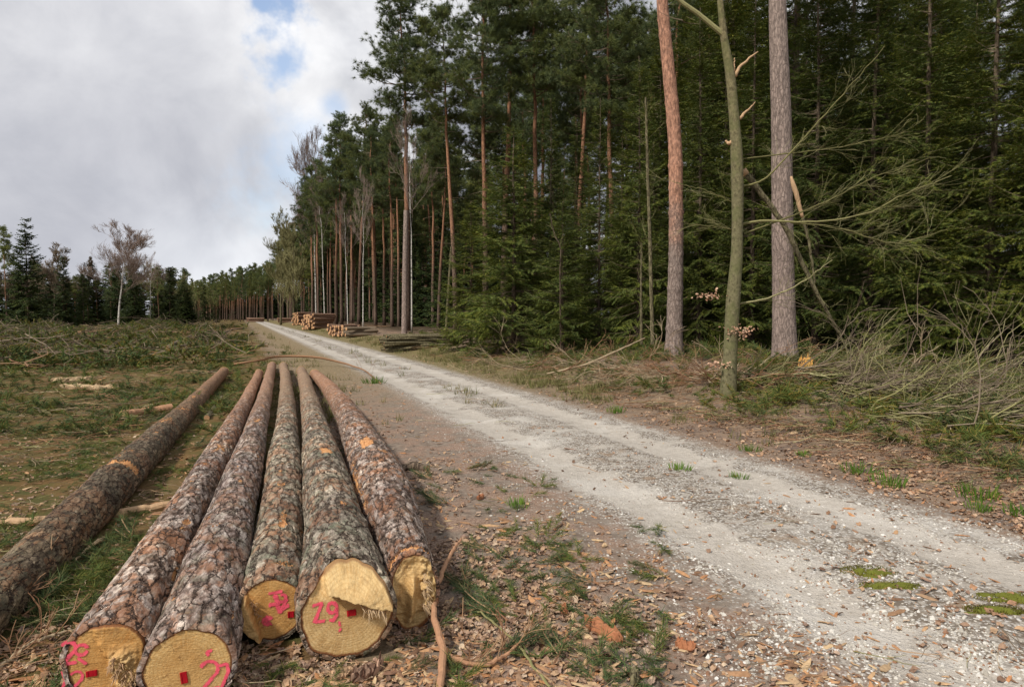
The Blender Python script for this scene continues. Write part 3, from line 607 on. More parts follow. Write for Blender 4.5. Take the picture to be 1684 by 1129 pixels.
PUFF = [puff_template(17, 20+i, .065) for i in range(3)]
def bake(mb, temps, M_, T_):
    k = len(temps); idx = np.arange(len(M_)) % k
    for q in range(k):
        s = idx == q
        if s.any(): V, Fo = place(temps[q][0], temps[q][1], M_[s], T_[s]); mb.add(V, Fo)

def trunk_mb(H, r0, r1, k=10, lean=(0, 0), wob=.05, seed=0, flare=.25, nseg=14):
    r_ = np.random.default_rng(seed); z = np.linspace(-.15, H, nseg); t = np.clip(z/H, 0, 1)
    x = lean[0]*t+np.cumsum(r_.normal(0, wob/nseg**.5, nseg))*t; y = lean[1]*t+np.cumsum(r_.normal(0, wob/nseg**.5, nseg))*t
    rad = (r0*(1-t)+r1*t)*(1+flare*np.exp(-np.maximum(z, 0)/.25)); pts = np.stack([x, y, z], -1); mb = MB(); mb.tube(pts, rad, k); return mb, pts, rad

def make_spruce(name, H, R, seed, fine=True, mat='spruce', bottom=.3, trunk_r=.14, dead=True, dens=1.0, step=.3):
    """root with trunk and crown: whorls of boughs hung with flat sprays"""
    r_ = np.random.default_rng(seed); root = empty(name, (0, 0, 0), 'x', 'tree')
    mb, pts, rad = trunk_mb(H, trunk_r, .012, 8, wob=.08, seed=seed); mb.build('trunk', M['spruce_trunk'], root, True)
    cb, wb = MB(), MB(); Ms, Ts = [], []; z = bottom; temps = SPR if fine else SPRF; slen = .30 if fine else .62
    while z < H-.15:
        f = (z-bottom)/(H-bottom); Rz = R*(1-f)**.85*(1-.25*np.exp(-f*14))+.08; nb = int(r_.integers(5, 8)) if fine else int(r_.integers(4, 7))
        for q in range(nb):
            if r_.random() > dens*(.92 if f > .15 else .75): continue
            az = r_.uniform(0, 2*pi); L = Rz*r_.uniform(.62, 1.18); d = np.array([cos(az), sin(az), 0]); sd = np.array([-sin(az), cos(az), 0])
            a1 = r_.uniform(.15, .45)*(1-f)*-1+.5*f*r_.uniform(.3, 1); a2 = r_.uniform(.12, .35)*(1-f*.5)
            zb = z+r_.uniform(-.15, .15); bend = r_.normal(0, .08)
            pos = lambda s: np.outer(s*L, d)+np.outer(s*s*L*bend, sd)+np.outer(L*(a1*s+a2*s**2.5), [0, 0, 1])+np.array([0, 0, zb])
            ss_ = np.linspace(0, 1, 6); wb.tube(pos(ss_), np.linspace(.011+.008*L, .003, 6), 3, False)
            st = slen*.42/L; s = np.arange(.12+.1*r_.random(), 1, st)
            if len(s) == 0: s = np.array([.5])
            p = pos(s); tg = pos(s+.02)-p; tg /= np.linalg.norm(tg, axis=1)[:, None]
            # along the axis
            Ms.append(frames(tg+r_.normal(0, .08, tg.shape), r_.uniform(-.5, .5, len(s)))*slen*r_.uniform(.8, 1.15, len(s))[:, None, None]); Ts.append(p)
            for sgn in (-1, 1):
                ll = (np.minimum(.42*L, 1.0)*(1-s)**.8*np.minimum(1, s*4)+.12)*r_.uniform(.5, 1.15, len(s)); dr = tg*.62+sgn*sd[None]*.75+np.array([0, 0, -.16])[None]+r_.normal(0, .12, tg.shape)
                dr /= np.linalg.norm(dr, axis=1)[:, None]; kk = 0.0
                while True:
                    ok = ll > kk
                    if not ok.any(): break
                    drp = dr[ok].copy(); drp[:, 2] -= .25*kk+r_.uniform(0, .25, ok.sum())
                    base = p[ok]+dr[ok]*kk; base[:, 2] -= kk*kk*.22
                    Ms.append(frames(drp, r_.uniform(-.6, .6, ok.sum()))*slen*r_.uniform(.65, 1.1, ok.sum())[:, None, None]); Ts.append(base); kk += slen*.62
        z += step*r_.uniform(.7, 1.3)*(1 if fine else 1.5)
    if dead:
        for q in range(40):
            az = r_.uniform(0, 2*pi); zb = r_.uniform(.2, min(3.5, H*.3)); L = r_.uniform(.5, 1.3)*min(1, R/2.2); s = np.linspace(0, 1, 5)
            wb.tube(np.outer(s*L, [cos(az), sin(az), 0])+np.outer(-.18*s*L+.08*r_.normal()*s*s, [0, 0, 1])+[0, 0, zb], np.linspace(.008, .002, 5), 3, False)
    bake(cb, temps, np.concatenate(Ms), np.concatenate(Ts)); build_two('crown', root, [(cb, M[mat]), (wb, M['twig_grey'])])
    return root
def make_pine(name, H, seed, crown=.42, R=2.4, fine=True, mat='pine', r0=.19, k=10, tip=True):
    r_ = np.random.default_rng(seed); root = empty(name, (0, 0, 0), 'x', 'tree')
    mb, pts, rad = trunk_mb(H*.97, r0, .03, k, lean=(r_.normal(0, .3), r_.normal(0, .3)), wob=.35, seed=seed, flare=.2, nseg=18)
    mb.build('trunk', M['pine_trunk'], root, True)
    cb, wb = MB(), MB(); Ms, Ts = [], []; temps = PUF if fine else PUFF; sc = .30 if fine else .52
    def tp(z): return np.array([np.interp(z, pts[:, 2], pts[:, 0]), np.interp(z, pts[:, 2], pts[:, 1]), z])
    z0 = H*(1-crown); nb = 62 if fine else 40
    for q in range(nb):
        f = ((q+r_.random())/nb)**.9; z = z0+(H-z0)*f*.97; prof = (.45+.55*sin(pi*min(1, f*1.25+.12))) if f < .72 else max(.12, (1-f)/.28*.78+.12)
        L = R*prof*r_.uniform(.5, 1.15); az = r_.uniform(0, 2*pi); el = r_.uniform(.0, .35)+.5*f; d = np.array([cos(az), sin(az), 0]); sd = np.array([-sin(az), cos(az), 0])
        b0 = tp(z); bend = r_.normal(0, .15); upc = r_.uniform(.05, .4)
        pos = lambda s: b0+np.outer(s*L, d)+np.outer(s*s*L*bend, sd)+np.outer(L*(el*s*.6+upc*s*s-.12*np.sin(s*3)), [0, 0, 1])
        s = np.linspace(0, 1, 6); wb.tube(pos(s), np.linspace(.014+.014*L, .006, 6), 3, False)
        nc = max(2, int(L*(5 if fine else 2.6)))
        for c in range(nc):
            s0 = r_.uniform(.35, 1)**.7; p = pos(np.array([s0]))[0]; off = (sd*r_.normal(0, .45)+d*r_.normal(0, .2))*L*.4+np.array([0, 0, r_.uniform(0, .25)]); e = p+off
            wb.tube([p, p+off*.5+[0, 0, -.03], e], [.012, .008, .004], 3, False)
            m_ = int(r_.integers(3, 7)); T_ = e+r_.normal(0, 1, (m_, 3))*np.array([.24, .24, .10])*(1 if fine else 1.4); dd = (off/(np.linalg.norm(off)+.01))[None]+d*.4+r_.normal(0, .4, (m_, 3)); dd[:, 2] = np.abs(dd[:, 2])*.6+.15
            Ms.append(frames(dd, r_.uniform(0, 6.28, m_))*(sc*r_.uniform(.7, 1.15, m_))[:, None, None]); Ts.append(T_)
    top = tp(H*.97); Ms.append(frames(r_.normal(0, .5, (10, 3))+[0, 0, 1], r_.uniform(0, 6, 10))*sc); Ts.append(top+r_.normal(0, .18, (10, 3)))
    for q in range(16):
        az = r_.uniform(0, 6.28); z = H*r_.uniform(.28, 1-crown); L = r_.uniform(.3, 1.3); p = tp(z); s = np.linspace(0, 1, 4)
        wb.tube(p+np.outer(s*L, [cos(az), sin(az), 0])+np.outer(s*s*L*r_.uniform(-.3, .2), [0, 0, 1]), np.linspace(.018, .004, 4), 3, False)
    bake(cb, temps, np.concatenate(Ms), np.concatenate(Ts)); build_two('crown', root, [(cb, M[mat]), (wb, M['twig_grey'])])
    return root
def grow(mb, p, d, L, r, lvl, r_, k=3, spread=.6, up=.15, nch=4, taper=.35, wob=.16, minr=.004):
    m_ = 5 if lvl > 0 else 3; pts = [p]; dd = d/np.linalg.norm(d)
    for i in range(m_): dd = dd+r_.normal(0, wob, 3)+np.array([0, 0, up*.3]); dd /= np.linalg.norm(dd); pts.append(pts[-1]+dd*L/m_)
    pts = np.array(pts); rad = np.maximum(minr, np.linspace(r, r*taper, len(pts))); mb.tube(pts, rad, k if lvl > 1 else 3, False)
    if lvl <= 0: return
    for c in range(nch+int(r_.integers(-1, 2))):
        s = r_.uniform(.25, 1)*m_; i = min(int(s), m_-1); q = pts[i]+(pts[i+1]-pts[i])*(s-i); ax = r_.normal(size=3); base = pts[i+1]-pts[i]; base /= np.linalg.norm(base)
        nd = base*cos(spread)+np.cross(base, ax/np.linalg.norm(ax))*sin(spread)*r_.uniform(.7, 1.3)+np.array([0, 0, up])
        grow(mb, q, nd, L*r_.uniform(.45, .72), max(minr, r*.5), lvl-1, r_, k, spread, up, nch, taper, wob, minr)
def make_bare(name, H, seed, trunk_mat_='birch', twig='birch_twig', r0=.13, crown=.55, levels=3, nch=5, spread=.5, R=1.0, nlimb=16, minr=.006, up=.2):
    r_ = np.random.default_rng(seed); root = empty(name, (0, 0, 0), 'x', 'tree')
    mb, pts, rad = trunk_mb(H*.93, r0, .02, 8, lean=(r_.normal(0, .3), 0), wob=.4, seed=seed, flare=.2, nseg=16); mb.build('trunk', M[trunk_mat_], root, True)
    wb = MB()
    for q in range(nlimb):
        f = (q+r_.random())/nlimb; z = H*(1-crown)+H*crown*f*.9; az = r_.uniform(0, 6.28); p = np.array([np.interp(z, pts[:, 2], pts[:, 0]), np.interp(z, pts[:, 2], pts[:, 1]), z])
        L = H*.2*R*(1-.55*f)*r_.uniform(.8, 1.2); el = r_.uniform(.5, 1.1); grow(wb, p, np.array([cos(az)*cos(el), sin(az)*cos(el), sin(el)]), L, .03*(1-.6*f), levels, r_, 3, spread, up, nch, minr=minr)
    wb.build('crown', M[twig], root); return root

# prototypes (parked out of use as the first instance of each kind gets moved into place)
protos = {}
def use(kind, loc, rz, sc, label, group, tilt=(0, 0)):
    """first use moves the prototype itself, later ones copy it"""
    P_ = protos[kind]; loc = Vector([float(c) for c in loc])
    if not P_[1]:
        P_[1] = True; o = P_[0]; o.location = loc; o.rotation_euler = (tilt[0], tilt[1], rz); o.scale = (sc,)*3 if not hasattr(sc, '__len__') else sc
    else: o = copy_thing(P_[0], loc, rz, sc, tilt=tilt)
    tag(o, label, None, group); return o
for q in range(4): protos['spruce%d' % q] = [make_spruce('spruce_tree', 14.0, (2.9, 2.5, 3.1, 2.7)[q], 100+q, True, bottom=.35), False]
protos['small_spruce'] = [make_spruce('spruce_tree', 8.0, 2.3, 120, True, bottom=.25, step=.24, trunk_r=.09), False]
for q in range(3): protos['far_spruce%d' % q] = [make_spruce('spruce_tree', 13.0, (2.5, 2.1, 2.8)[q], 140+q, False, 'spruce_far', bottom=.3, dead=False, step=.27), False]
for q in range(4): protos['pine%d' % q] = [make_pine('pine_tree', 22.0, 200+q, (.42, .36, .48, .40)[q], (2.5, 2.2, 2.7, 2.0)[q]), False]
for q in range(4): protos['far_pine%d' % q] = [make_pine('pine_tree', 22.0, 220+q, (.50, .42, .56, .46)[q], (2.3, 1.9, 2.5, 2.1)[q], False, 'pine_far' if q % 2 else 'pine', k=6), False]
protos['birch0'] = [make_bare('birch_tree', 15.0, 300, crown=.66, R=1.35, nlimb=24, nch=6, minr=.011, spread=.55), False]
protos['birch1'] = [make_bare('birch_tree', 15.0, 301, crown=.5, nlimb=12), False]
protos['hornbeam'] = [make_bare('bare_tree', 15.8, 310, 'olive_trunk', 'twig_olive', .17, .86, 3, 5, .42, .95, 34, .016, .3), False]
protos['brown_bare0'] = [make_bare('bare_tree', 13.0, 320, 'spruce_trunk', 'twig_grey', .13, .7, 3, 5, .5, 1.0, 26, .02), False]
protos['olive_bare'] = [make_bare('bare_tree', 12.0, 322, 'olive_trunk', 'twig_olive', .10, .6, 3, 4, .55, .9, 20, .016), False]

def ordinal(i):
    w_ = ['first', 'second', 'third', 'fourth', 'fifth', 'sixth', 'seventh', 'eighth', 'ninth', 'tenth', 'eleventh', 'twelfth', 'thirteenth', 'fourteenth', 'fifteenth', 'sixteenth', 'seventeenth', 'eighteenth', 'nineteenth', 'twentieth']
    if i < 20: return w_[i]
    tens = {2: 'twenty', 3: 'thirty', 4: 'forty', 5: 'fifty', 6: 'sixty', 7: 'seventy', 8: 'eighty', 9: 'ninety'}
    j = i+1; t_, u_ = divmod(j, 10)
    if t_ > 9: return str(j)+'th'
    return tens[t_]+'-'+w_[u_-1] if u_ else tens[t_][:-1]+'ieth'

# ================================================================ forest
H0 = {'spruce': 14.0, 'small_': 8.0, 'far_sp': 13.0, 'pine': 22.0, 'far_pi': 22.0, 'birch': 15.0, 'hornbe': 15.8, 'brown_': 13.0, 'olive_': 12.0}
def h0(k):
    for a in H0:
        if k.startswith(a): return H0[a]
AUTO = {}                                   # family -> [(px, object)], labelled from the left further down
USED = []
def plant_xy(kind, X, Y, H, label=None, group=None, fam=None, rz=None, tilt=(0, 0), wide=1.0):
    z = float(gz(X, Y))-.05; s = H/h0(kind); o = use(kind, (X, Y, z), rz if rz is not None else float(U(0, 6.28)), (s*wide, s*wide, s), label, group, tilt)
    USED.append((X, Y))
    if fam: AUTO.setdefault(fam, []).append((842+X/Y*F, o))
    return o
def plant(kind, px, Y, top=None, H=None, **k):
    X = (px-842)/F*Y
    if H is None: H = CAMZ+(518-top)*Y/F-float(gz(X, Y))
    return plant_xy(kind, X, Y, H, **k)
def free(X, Y, d): return all((X-a)**2+(Y-b)**2 > d*d for a, b in USED)

# left edge of the clearing: hand-placed from the photo
GL = 'trees along the far edge of the clearing'
for kind, px, Y, top, lab, kw in [
    ('far_pine1', 12, 66, 372, 'pine with pinkish bare trunk at the far left edge of the picture', {}),
    ('far_spruce2', 47, 66, 360, 'tall dark pointed spruce, highest on the left side of the clearing', dict(wide=1.0)),
    ('brown_bare0', 88, 80, 408, 'brown leafless crown rising right of the tall pointed spruce', {}),
    ('far_spruce0', 106, 72, 422, 'spruce with its tip before the brown leafless crown', {}),
    ('far_spruce1', 138, 70, 448, 'low dark spruce left of the large pale birch', {}),
    ('birch0', 194, 68, 384, 'large birch with pale leaning trunk and wide brown crown', dict(wide=1.25, tilt=(0, -.05))),
    ('far_spruce2', 196, 76, 425, 'dark spruce standing right behind the large birch', {}),
    ('far_spruce0', 222, 74, 428, 'narrow dark spruce just right of the large birch', {}),
    ('birch1', 247, 78, 424, 'thin pale birch between two dark spruces', dict(wide=.7)),
    ('far_pine3', 262, 80, 438, 'light green pine behind the thin pale birch', {}),
    ('far_spruce1', 280, 76, 438, 'dark spruce right of the thin pale birch, before the gap in the treeline', {}),
    ('far_pine0', 296, 90, 440, 'crooked pine leaning right beside the last dark spruce of the treeline', dict(tilt=(0, .08))),
    ('olive_bare', 300, 84, 455, 'thin bare tree at the foot of the crooked pine', {}),
    ('brown_bare0', 146, 92, 430, 'brown bare tree in the gap left of the large birch', {}),
    ('brown_bare0', 60, 90, 428, 'brown bare tree behind the tall pointed spruce', {})]:
    plant(kind, px, Y, top, label=lab, group=GL, **kw)
for i in range(104):
    px = -200+i*5.0+U(-5, 5); Y = U(80, 104); top = 446+U(-16, 18)+max(0, (px-230)*.08); kd = ['far_spruce0', 'far_spruce1', 'far_spruce2', 'brown_bare0', 'far_spruce0', 'olive_bare', 'far_pine2', 'far_spruce1', 'far_pine1'][int(rng.integers(0, 9))]
    if px > 310: top = 474
    plant(kd, px, Y, top, wide=1.25, fam='back_'+('spruce' if 'spruce' in kd else 'bare' if 'bare' in kd else 'pine'))
for i in range(20):
    px = 296+i*3.2+U(-4, 4); Y = U(112, 160); kd = ['far_pine0', 'far_pine1', 'olive_bare', 'far_spruce1', 'far_pine3'][i % 5]; plant(kd, px, Y, 466+U(-12, 12), fam='gap')
# far pines closing the clearing
for i in range(96):
    px = 296+i*1.62+U(-3, 3); Y = U(165, 235); top = 468-(px-300)*.24+(U(-8, 14) if rng.random() < .7 else U(8, 30)); plant('far_pine%d' % rng.integers(0, 4), px, Y, top, fam='distant', wide=U(.7, 1.0), tilt=(0, U(-.04, .04)))
for i in range(84):
    px = 268+i*2.6+U(-3, 3); Y = U(236, 256); plant('far_spruce%d' % rng.integers(0, 3), px, Y, 480+U(-10, 6), fam='distant_spruce', wide=1.6)
# pines of the forest right of the road, prominent ones from the photo
GP = 'tall pines of the forest right of the road'
for kind, px, Y, top, lab, kw in [
    ('pine0', 670, 46, -4, 'tallest free-standing pine, narrow dark crown against the sky', dict(wide=1.15)),
    ('pine1', 828, 40, -160, 'thick orange-trunked pine whose crown fills the top edge right of the tallest one', {}),
    ('pine2', 801, 46, 90, 'pine with reddish trunk just left of the thick orange-trunked one', {}),
    ('pine3', 712, 56, 200, 'pine with brown trunk leaning right above the heap of thin poles', dict(tilt=(0, .035))),
    ('pine1', 750, 42, 25, 'pine with slender orange trunk behind the big green spruce edge', {}),
    ('pine3', 645, 58, 205, 'reddish pine trunk just left of the broken grey trunk', {}),
    ('pine2', 618, 64, 210, 'straight reddish pine midway between leaning birch and broken grey trunk', {}),
    ('pine0', 632, 70, 215, 'slim pine left of the reddish trunk by the broken grey one', {}),
    ('pine3', 562, 74, 190, 'right one of the pair of straight orange pines over the log stack', {}),
    ('pine2', 553, 74, 214, 'left one of the pair of straight orange pines over the log stack, leaning left', dict(tilt=(0, -.02))),
    ('pine1', 590, 68, 175, 'dark-crowned pine standing above the split wood stack', {}),
    ('pine0', 514, 96, 292, 'outermost orange pine at the left end of the forest', {}),
    ('pine3', 524, 88, 262, 'pine with sloping orange trunk near the left end of the forest', dict(tilt=(0, .03))),
    ('pine0', 880, 38, -100, 'pine crown at the top edge above the big bushy spruces', {}),
    ('pine1', 945, 36, -60, 'pine crown at the top edge, left of the orange roadside trunk', {}),
    ('pine2', 1010, 33, -90, 'pine crown filling the top edge just left of the orange roadside trunk', {}),
    ('pine0', 958, 46, 30, 'red-trunked pine glimpsed through the spruces', {}),
    ('pine3', 1168, 34, -120, 'dark pine trunk glimpsed between the orange and the green roadside trunks', {})]:
    plant(kind, px, Y, top, label=lab, group=GP, **kw)
for (px, Y, top, lab, kd, tl) in [(677, 42, 205, 'white birch with black flecks standing before the tallest pine', 'birch1', 0), (534, 82, 290, 'white birch trunk over the middle of the log stack', 'birch1', 0),
    (520, 100, 246, 'pale birch with feathery crown above the outermost pines', 'birch0', 0), (572, 60, 330, 'white birch leaning left over the split wood', 'birch1', -.10), (597, 55, 300, 'pale green birch leaning right with a curved trunk', 'birch1', .09)]:
    plant(kd, px, Y, top, label=lab, group='birches among the roadside pines', tilt=(0, tl), wide=.5)
for (px, Y, top, lab, kd) in [(462, 112, 356, 'leafless hornbeam with dense rounded crown left of the forest', 'hornbeam'), (483, 104, 372, 'second leafless tree merging into the hornbeam, hung with twigs to the ground', 'hornbeam'), (474, 128, 385, 'olive leafless tree behind the rounded hornbeam', 'hornbeam')]:
    plant(kd, px, Y, top, label=lab, group='leafless trees at the end of the forest', wide=.95)
cnt = 0; tries = 0
while cnt < 150 and tries < 6000:
    tries += 1; Y = float(34+(210-34)*rng.random()**1.05); u = float(U(5.3, 34)) if Y > 52 else float(U(8, 34)); X = u/.932+float(xc(Y)); px = 842+X/Y*F
    if not (430 < px < 1000) or not free(X, Y, 2.4+Y*.006): continue
    if Y < 60 and px > 700 and px < 1100 and Y < 38: continue
    lim = float(np.interp(px, [430, 490, 520, 580, 640, 700, 735, 770, 830], [400, 325, 285, 215, 190, 190, 150, 40, -200])); Hm = CAMZ+(518-lim)*Y/F-float(gz(X, Y)); Hh = min(float(U(19, 23.5)), Hm*float(U(.86, 1)))
    if Hh < 9: continue
    plant_xy(('pine%d' if Y < 70 else 'far_pine%d') % rng.integers(0, 4), X, Y, Hh, fam='forest', tilt=(0, U(-.02, .02)), wide=U(.85, 1.1)); cnt += 1
cnt = tries = 0
while cnt < 64 and tries < 5000:
    tries += 1; Y = float(U(46, 150)); u = float(U(7, 30)); X = u/.932+float(xc(Y)); px = 842+X/Y*F
    if not (440 < px < 900) or not free(X, Y, 1.7): continue
    plant_xy('far_pine%d' % rng.integers(0, 4), X, Y, U(8, 15), fam='midpine', wide=1.25, tilt=(0, U(-.03, .03))); cnt += 1
# dark spruces in the depth between the pines
cnt = tries = 0
while cnt < 130 and tries < 6000:
    tries += 1; Y = float(U(44, 215)); u = float(U(10, 34)); X = u/.932+float(xc(Y)); px = 842+X/Y*F
    if not (425 < px < 1000) or not free(X, Y, 1.2): continue
    plant_xy('far_spruce%d' % rng.integers(0, 3), X, Y, U(6, 14)*(1+.25*(Y > 110)), fam='under', wide=1.2); cnt += 1
# the wall of spruces on the right
GS = 'spruces along the right side of the road'
for kind, px, Y, top, lab, wd in [
    ('small_spruce', 775, 27, 330, 'light green bushy spruce reaching furthest left toward the track', 1.0), ('small_spruce', 845, 23.5, 215, 'full spruce with boughs down to the ground, first tall one beside the track', 1.15),
    ('spruce1', 905, 25, 165, 'tall spruce between the bushy edge spruces and the red trunks', .8), ('small_spruce', 925, 21, 330, 'lower spruce right of the red trunks, drooping boughs', 1.05),
    ('spruce2', 985, 22, 165, 'spruce left of the two thin bare poles', .75), ('spruce0', 1050, 21, 95, 'spruce behind the two thin bare poles', .8),
    ('spruce3', 1150, 22, 20, 'spruce filling the gap between orange trunk and green trunk', .8), ('spruce1', 1235, 20, -20, 'spruce behind the green trunk and the grey trunk', .85),
    ('spruce2', 1340, 18.5, -110, 'spruce just right of the thick grey trunk', .85), ('spruce0', 1430, 17.5, -140, 'spruce behind the bare fanned twigs', .85),
    ('spruce3', 1520, 16, -170, 'spruce second from the right edge, boughs sweeping left', .9), ('spruce1', 1625, 15, -200, 'spruce at the right edge with layered olive boughs', .95),
    ('spruce2', 1740, 14, -200, 'spruce whose trunk is past the right edge, boughs reaching in low', 1.0), ('spruce0', 1860, 14, -200, 'spruce outside the right edge, shading the corner', 1.0)]:
    plant(kind, px, Y, top, label=lab, group=GS, wide=wd)
for px, Y, top, lab in [(1082, 29, 50, 'dark spruce filling the gap just left of the orange roadside trunk'), (1030, 35, 70, 'spruce far behind the two thin bare poles'), (1128, 34, 20, 'spruce far behind, just right of the orange roadside trunk')]: plant('spruce2', px, Y, top, label=lab, group=GS)
for i in range(120):
    px = U(860, 2100); Y = U(22, 40); 
    if not free((px-842)/F*Y, Y, 1.9): continue
    plant('spruce%d' % rng.integers(0, 4), px, Y, H=U(14, 20) if px > 1180 else min(U(12, 18), CAMZ+(518-U(110, 260))*Y/F-.6), fam='inner')
for i in range(44):
    px = U(900, 1900) if i < 20 else U(760, 1180); Y = U(30, 60)
    if not free((px-842)/F*Y, Y, 2.2): continue
    plant('pine%d' % rng.integers(0, 4), px, Y, H=U(20, 24), fam='innerpine')

# ================================================================ the three roadside trunks
def px_path(rows, Y, dY=0.0):
    """rows: (px, py, width px) -> world points and radii on a trunk standing at depth Y"""
    Pn, Rn = [], []
    for i, (px, py, w_) in enumerate(rows):
        Yi = Y+dY*i/max(1, len(rows)-1); Pn.append(at(px, py, Yi)); Rn.append(w_*Yi/(2*F))
    return np.array(Pn), np.array(Rn)
def smooth_path(P_, R_, m_):
    d = np.concatenate([[0], np.cumsum(np.linalg.norm(np.diff(P_, axis=0), axis=1))]); q = np.linspace(0, d[-1], m_)
    out_ = np.stack([np.interp(q, d, P_[:, i]) for i in range(3)], -1); r = np.interp(q, d, R_); kz = max(3, m_//(len(P_)*2))|1
    pad = kz//2
    for i in range(3):
        v = np.concatenate([2*out_[0, i]-out_[pad:0:-1, i], out_[:, i], 2*out_[-1, i]-out_[-2:-2-pad:-1, i]]); out_[:, i] = np.convolve(v, np.ones(kz)/kz, 'valid')
    r = np.convolve(np.pad(r, pad, 'edge'), np.ones(kz)/kz, 'valid'); return out_, r
def hero_trunk(name, rows, Y, mat, label, extra, k=28, rings=0.0, flare=.3, seed=0, dY=0.0):
    P_, R_ = px_path(rows, Y, dY); b = P_[0].copy(); g = float(gz(b[0], b[1])); b[2] = g
    P_ = np.concatenate([[[P_[0, 0], P_[0, 1], g-.2]], P_]) if P_[0, 2] > g-.15 else P_; R_ = np.concatenate([[R_[0]], R_]) if len(P_) > len(R_) else R_
    top = P_[-1]+np.array([extra[0], 0, extra[1]]); P_ = np.concatenate([P_, [top]]); R_ = np.concatenate([R_, [extra[2]]])
    root = empty(name, b, label, 'tree', 'trunks standing beside the track'); pts, rad = smooth_path(P_, R_, 240); pts = pts-b; r_ = np.random.default_rng(seed)
    z = pts[:, 2]; rad = rad*(1+flare*np.exp(-np.maximum(z, 0)/.3)+.05*(fbm(z*1.5, z*0, seed)-.5))
    if rings:
        zz_ = .3
        while zz_ < 9: rad = rad*(1+rings*np.exp(-((z-zz_)/.035)**2)*r_.uniform(.3, 1.2)); zz_ += r_.uniform(.38, .62)
    V, Q, T = tube(pts, rad, k); th = np.tile(np.arange(k)*2*pi/k, len(pts)); zr = np.repeat(z, k)
    cen = np.repeat(pts, k, 0); f = 1+.05*(fbm(np.cos(th)*2+zr*2.2, np.sin(th)*2+zr*1.1, seed+3)-.5); V[:len(cen)] = cen+(V[:len(cen)]-cen)*f[:, None]
    mesh('trunk', V, [T, Q], M[mat], root, True); return root, pts, rad, b
t1, p1, r1, b1 = hero_trunk('pine_tree', [(1108, 590, 28), (1110, 500, 25), (1112, 400, 23), (1111, 250, 22), (1106, 180, 21), (1099, 110, 20), (1091, 30, 18), (1088, 0, 18)], 17.0, 'pine_trunk_near', 'roadside pine with grey ringed lower trunk turning orange above, left of the green trunk', (-.1, 9.5, .05), rings=.15, seed=3)
t3, p3, r3, b3 = hero_trunk('pine_tree', [(1291, 602, 38), (1289, 500, 36), (1287, 400, 34), (1285, 200, 31), (1278, 0, 27)], 14.5, 'spruce_trunk_near', 'thick straight pinkish grey trunk standing right of the green trunk', (0, 9.5, .05), seed=5)
for rt_, kx in ((t1, 'pine1'), (t3, 'pine2')):
    for c in protos[kx][0].children:
        if c.name.startswith('crown'): q = c.copy(); COL.objects.link(q); q.parent = rt_; q.location = (-.1, 0, 1.0)
g2 = ground_at(1197, 652); Y2 = float(g2[1])
t2, p2, r2, b2 = hero_trunk('broadleaf_tree', [(1197, 652, 25), (1201, 580, 22), (1205, 500, 23), (1212, 420, 19), (1213, 350, 18), (1212, 260, 20), (1208, 200, 16), (1201, 120, 15), (1190, 60, 12), (1184, 0, 9)], Y2, 'green_trunk', 'slim olive green trunk with snapped limbs, nearest tree to the track', (-.3, 4.5, .02), seed=8, flare=.15)
def limb(mb, rows, Y, base, k=6, dY=0.0, m_=24, jit=.012):
    P_, R_ = px_path(rows, Y, dY); pts, rad = smooth_path(P_, R_, m_); pts = pts-base+rng.normal(0, jit, pts.shape)*np.linspace(0, 1, m_)[:, None]; mb.tube(pts, rad, k); return pts, rad
def fan(mb, pts, n_, L, r_, dirn, spread=.45, lvl=1, r0=.0034):
    for q in range(int(n_*1.2)):
        i = int(r_.uniform(.15, 1)*(len(pts)-2)); tg = pts[i+1]-pts[i]; tg /= np.linalg.norm(tg); d = tg*.7+np.array(dirn)*.6+r_.normal(0, spread, 3)*[1, 1, .8]
        grow(mb, pts[i], d, L*r_.uniform(.4, 1.1), r0, lvl, r_, 3, .45, .05, 4, minr=.0019, wob=.18)
r_ = np.random.default_rng(77); mb = MB()
boughs = [([(1222, 368, 8), (1260, 361, 7), (1300, 366, 6), (1370, 363, 5), (1430, 350, 4), (1500, 312, 3), (1565, 290, 2)], 26, .9, (.5, 0, .15)),
          ([(1222, 306, 6), (1255, 300, 5), (1310, 240, 4), (1380, 162, 3), (1455, 78, 1.5)], 16, .7, (.4, 0, .1)),
          ([(1300, 366, 5), (1370, 372, 4), (1470, 402, 3), (1560, 378, 1.6)], 22, .8, (.5, 0, .05)),
          ([(1213, 500, 6), (1260, 492, 5), (1310, 470, 4), (1368, 428, 2)], 8, .5, (.3, 0, .2)),
          ([(1216, 262, 4), (1300, 252, 3.5), (1400, 240, 2.6), (1500, 215, 1.2)], 14, .6, (.6, 0, .1)), ([(1224, 384, 5), (1330, 345, 4), (1440, 290, 2.6), (1540, 258, 1.2)], 18, .7, (.6, 0, .1)),
          ([(1224, 380, 4), (1170, 372, 3), (1120, 366, 1.5)], 8, .5, (-.5, 0, .1)), ([(1221, 340, 4), (1160, 312, 2.5), (1110, 300, 1.5)], 7, .5, (-.5, 0, .1))]
for rows, n_, L, dr in boughs:
    rows = [(a_, b_, c_*.6) for a_, b_, c_ in rows]
    pts, _ = limb(mb, rows, Y2+.15, b2, 5, dY=-.5); fan(mb, pts, n_, L, r_, dr)
limb(mb, [(1190, 58, 9), (1160, 32, 8), (1108, -6, 7), (1050, -60, 5)], Y2, b2, 8)
mb.build('branches', M['twig_olive'], t2)
for st_ in ([(1209, 126, 7), (1214, 112, 5), (1230, 98, 4), (1248, 82, 1)], [(1216, 196, 6), (1226, 184, 4), (1244, 167, 1)], [(1210, 232, 9), (1199, 236, 6), (1194, 233, 3)], [(1207, 118, 4), (1208, 96, 1.5)]):
    mb = MB(); limb(mb, st_, Y2, b2, 6, m_=12, jit=.013); mb.build('snapped_limb', M['torn_wood'], t2, True)
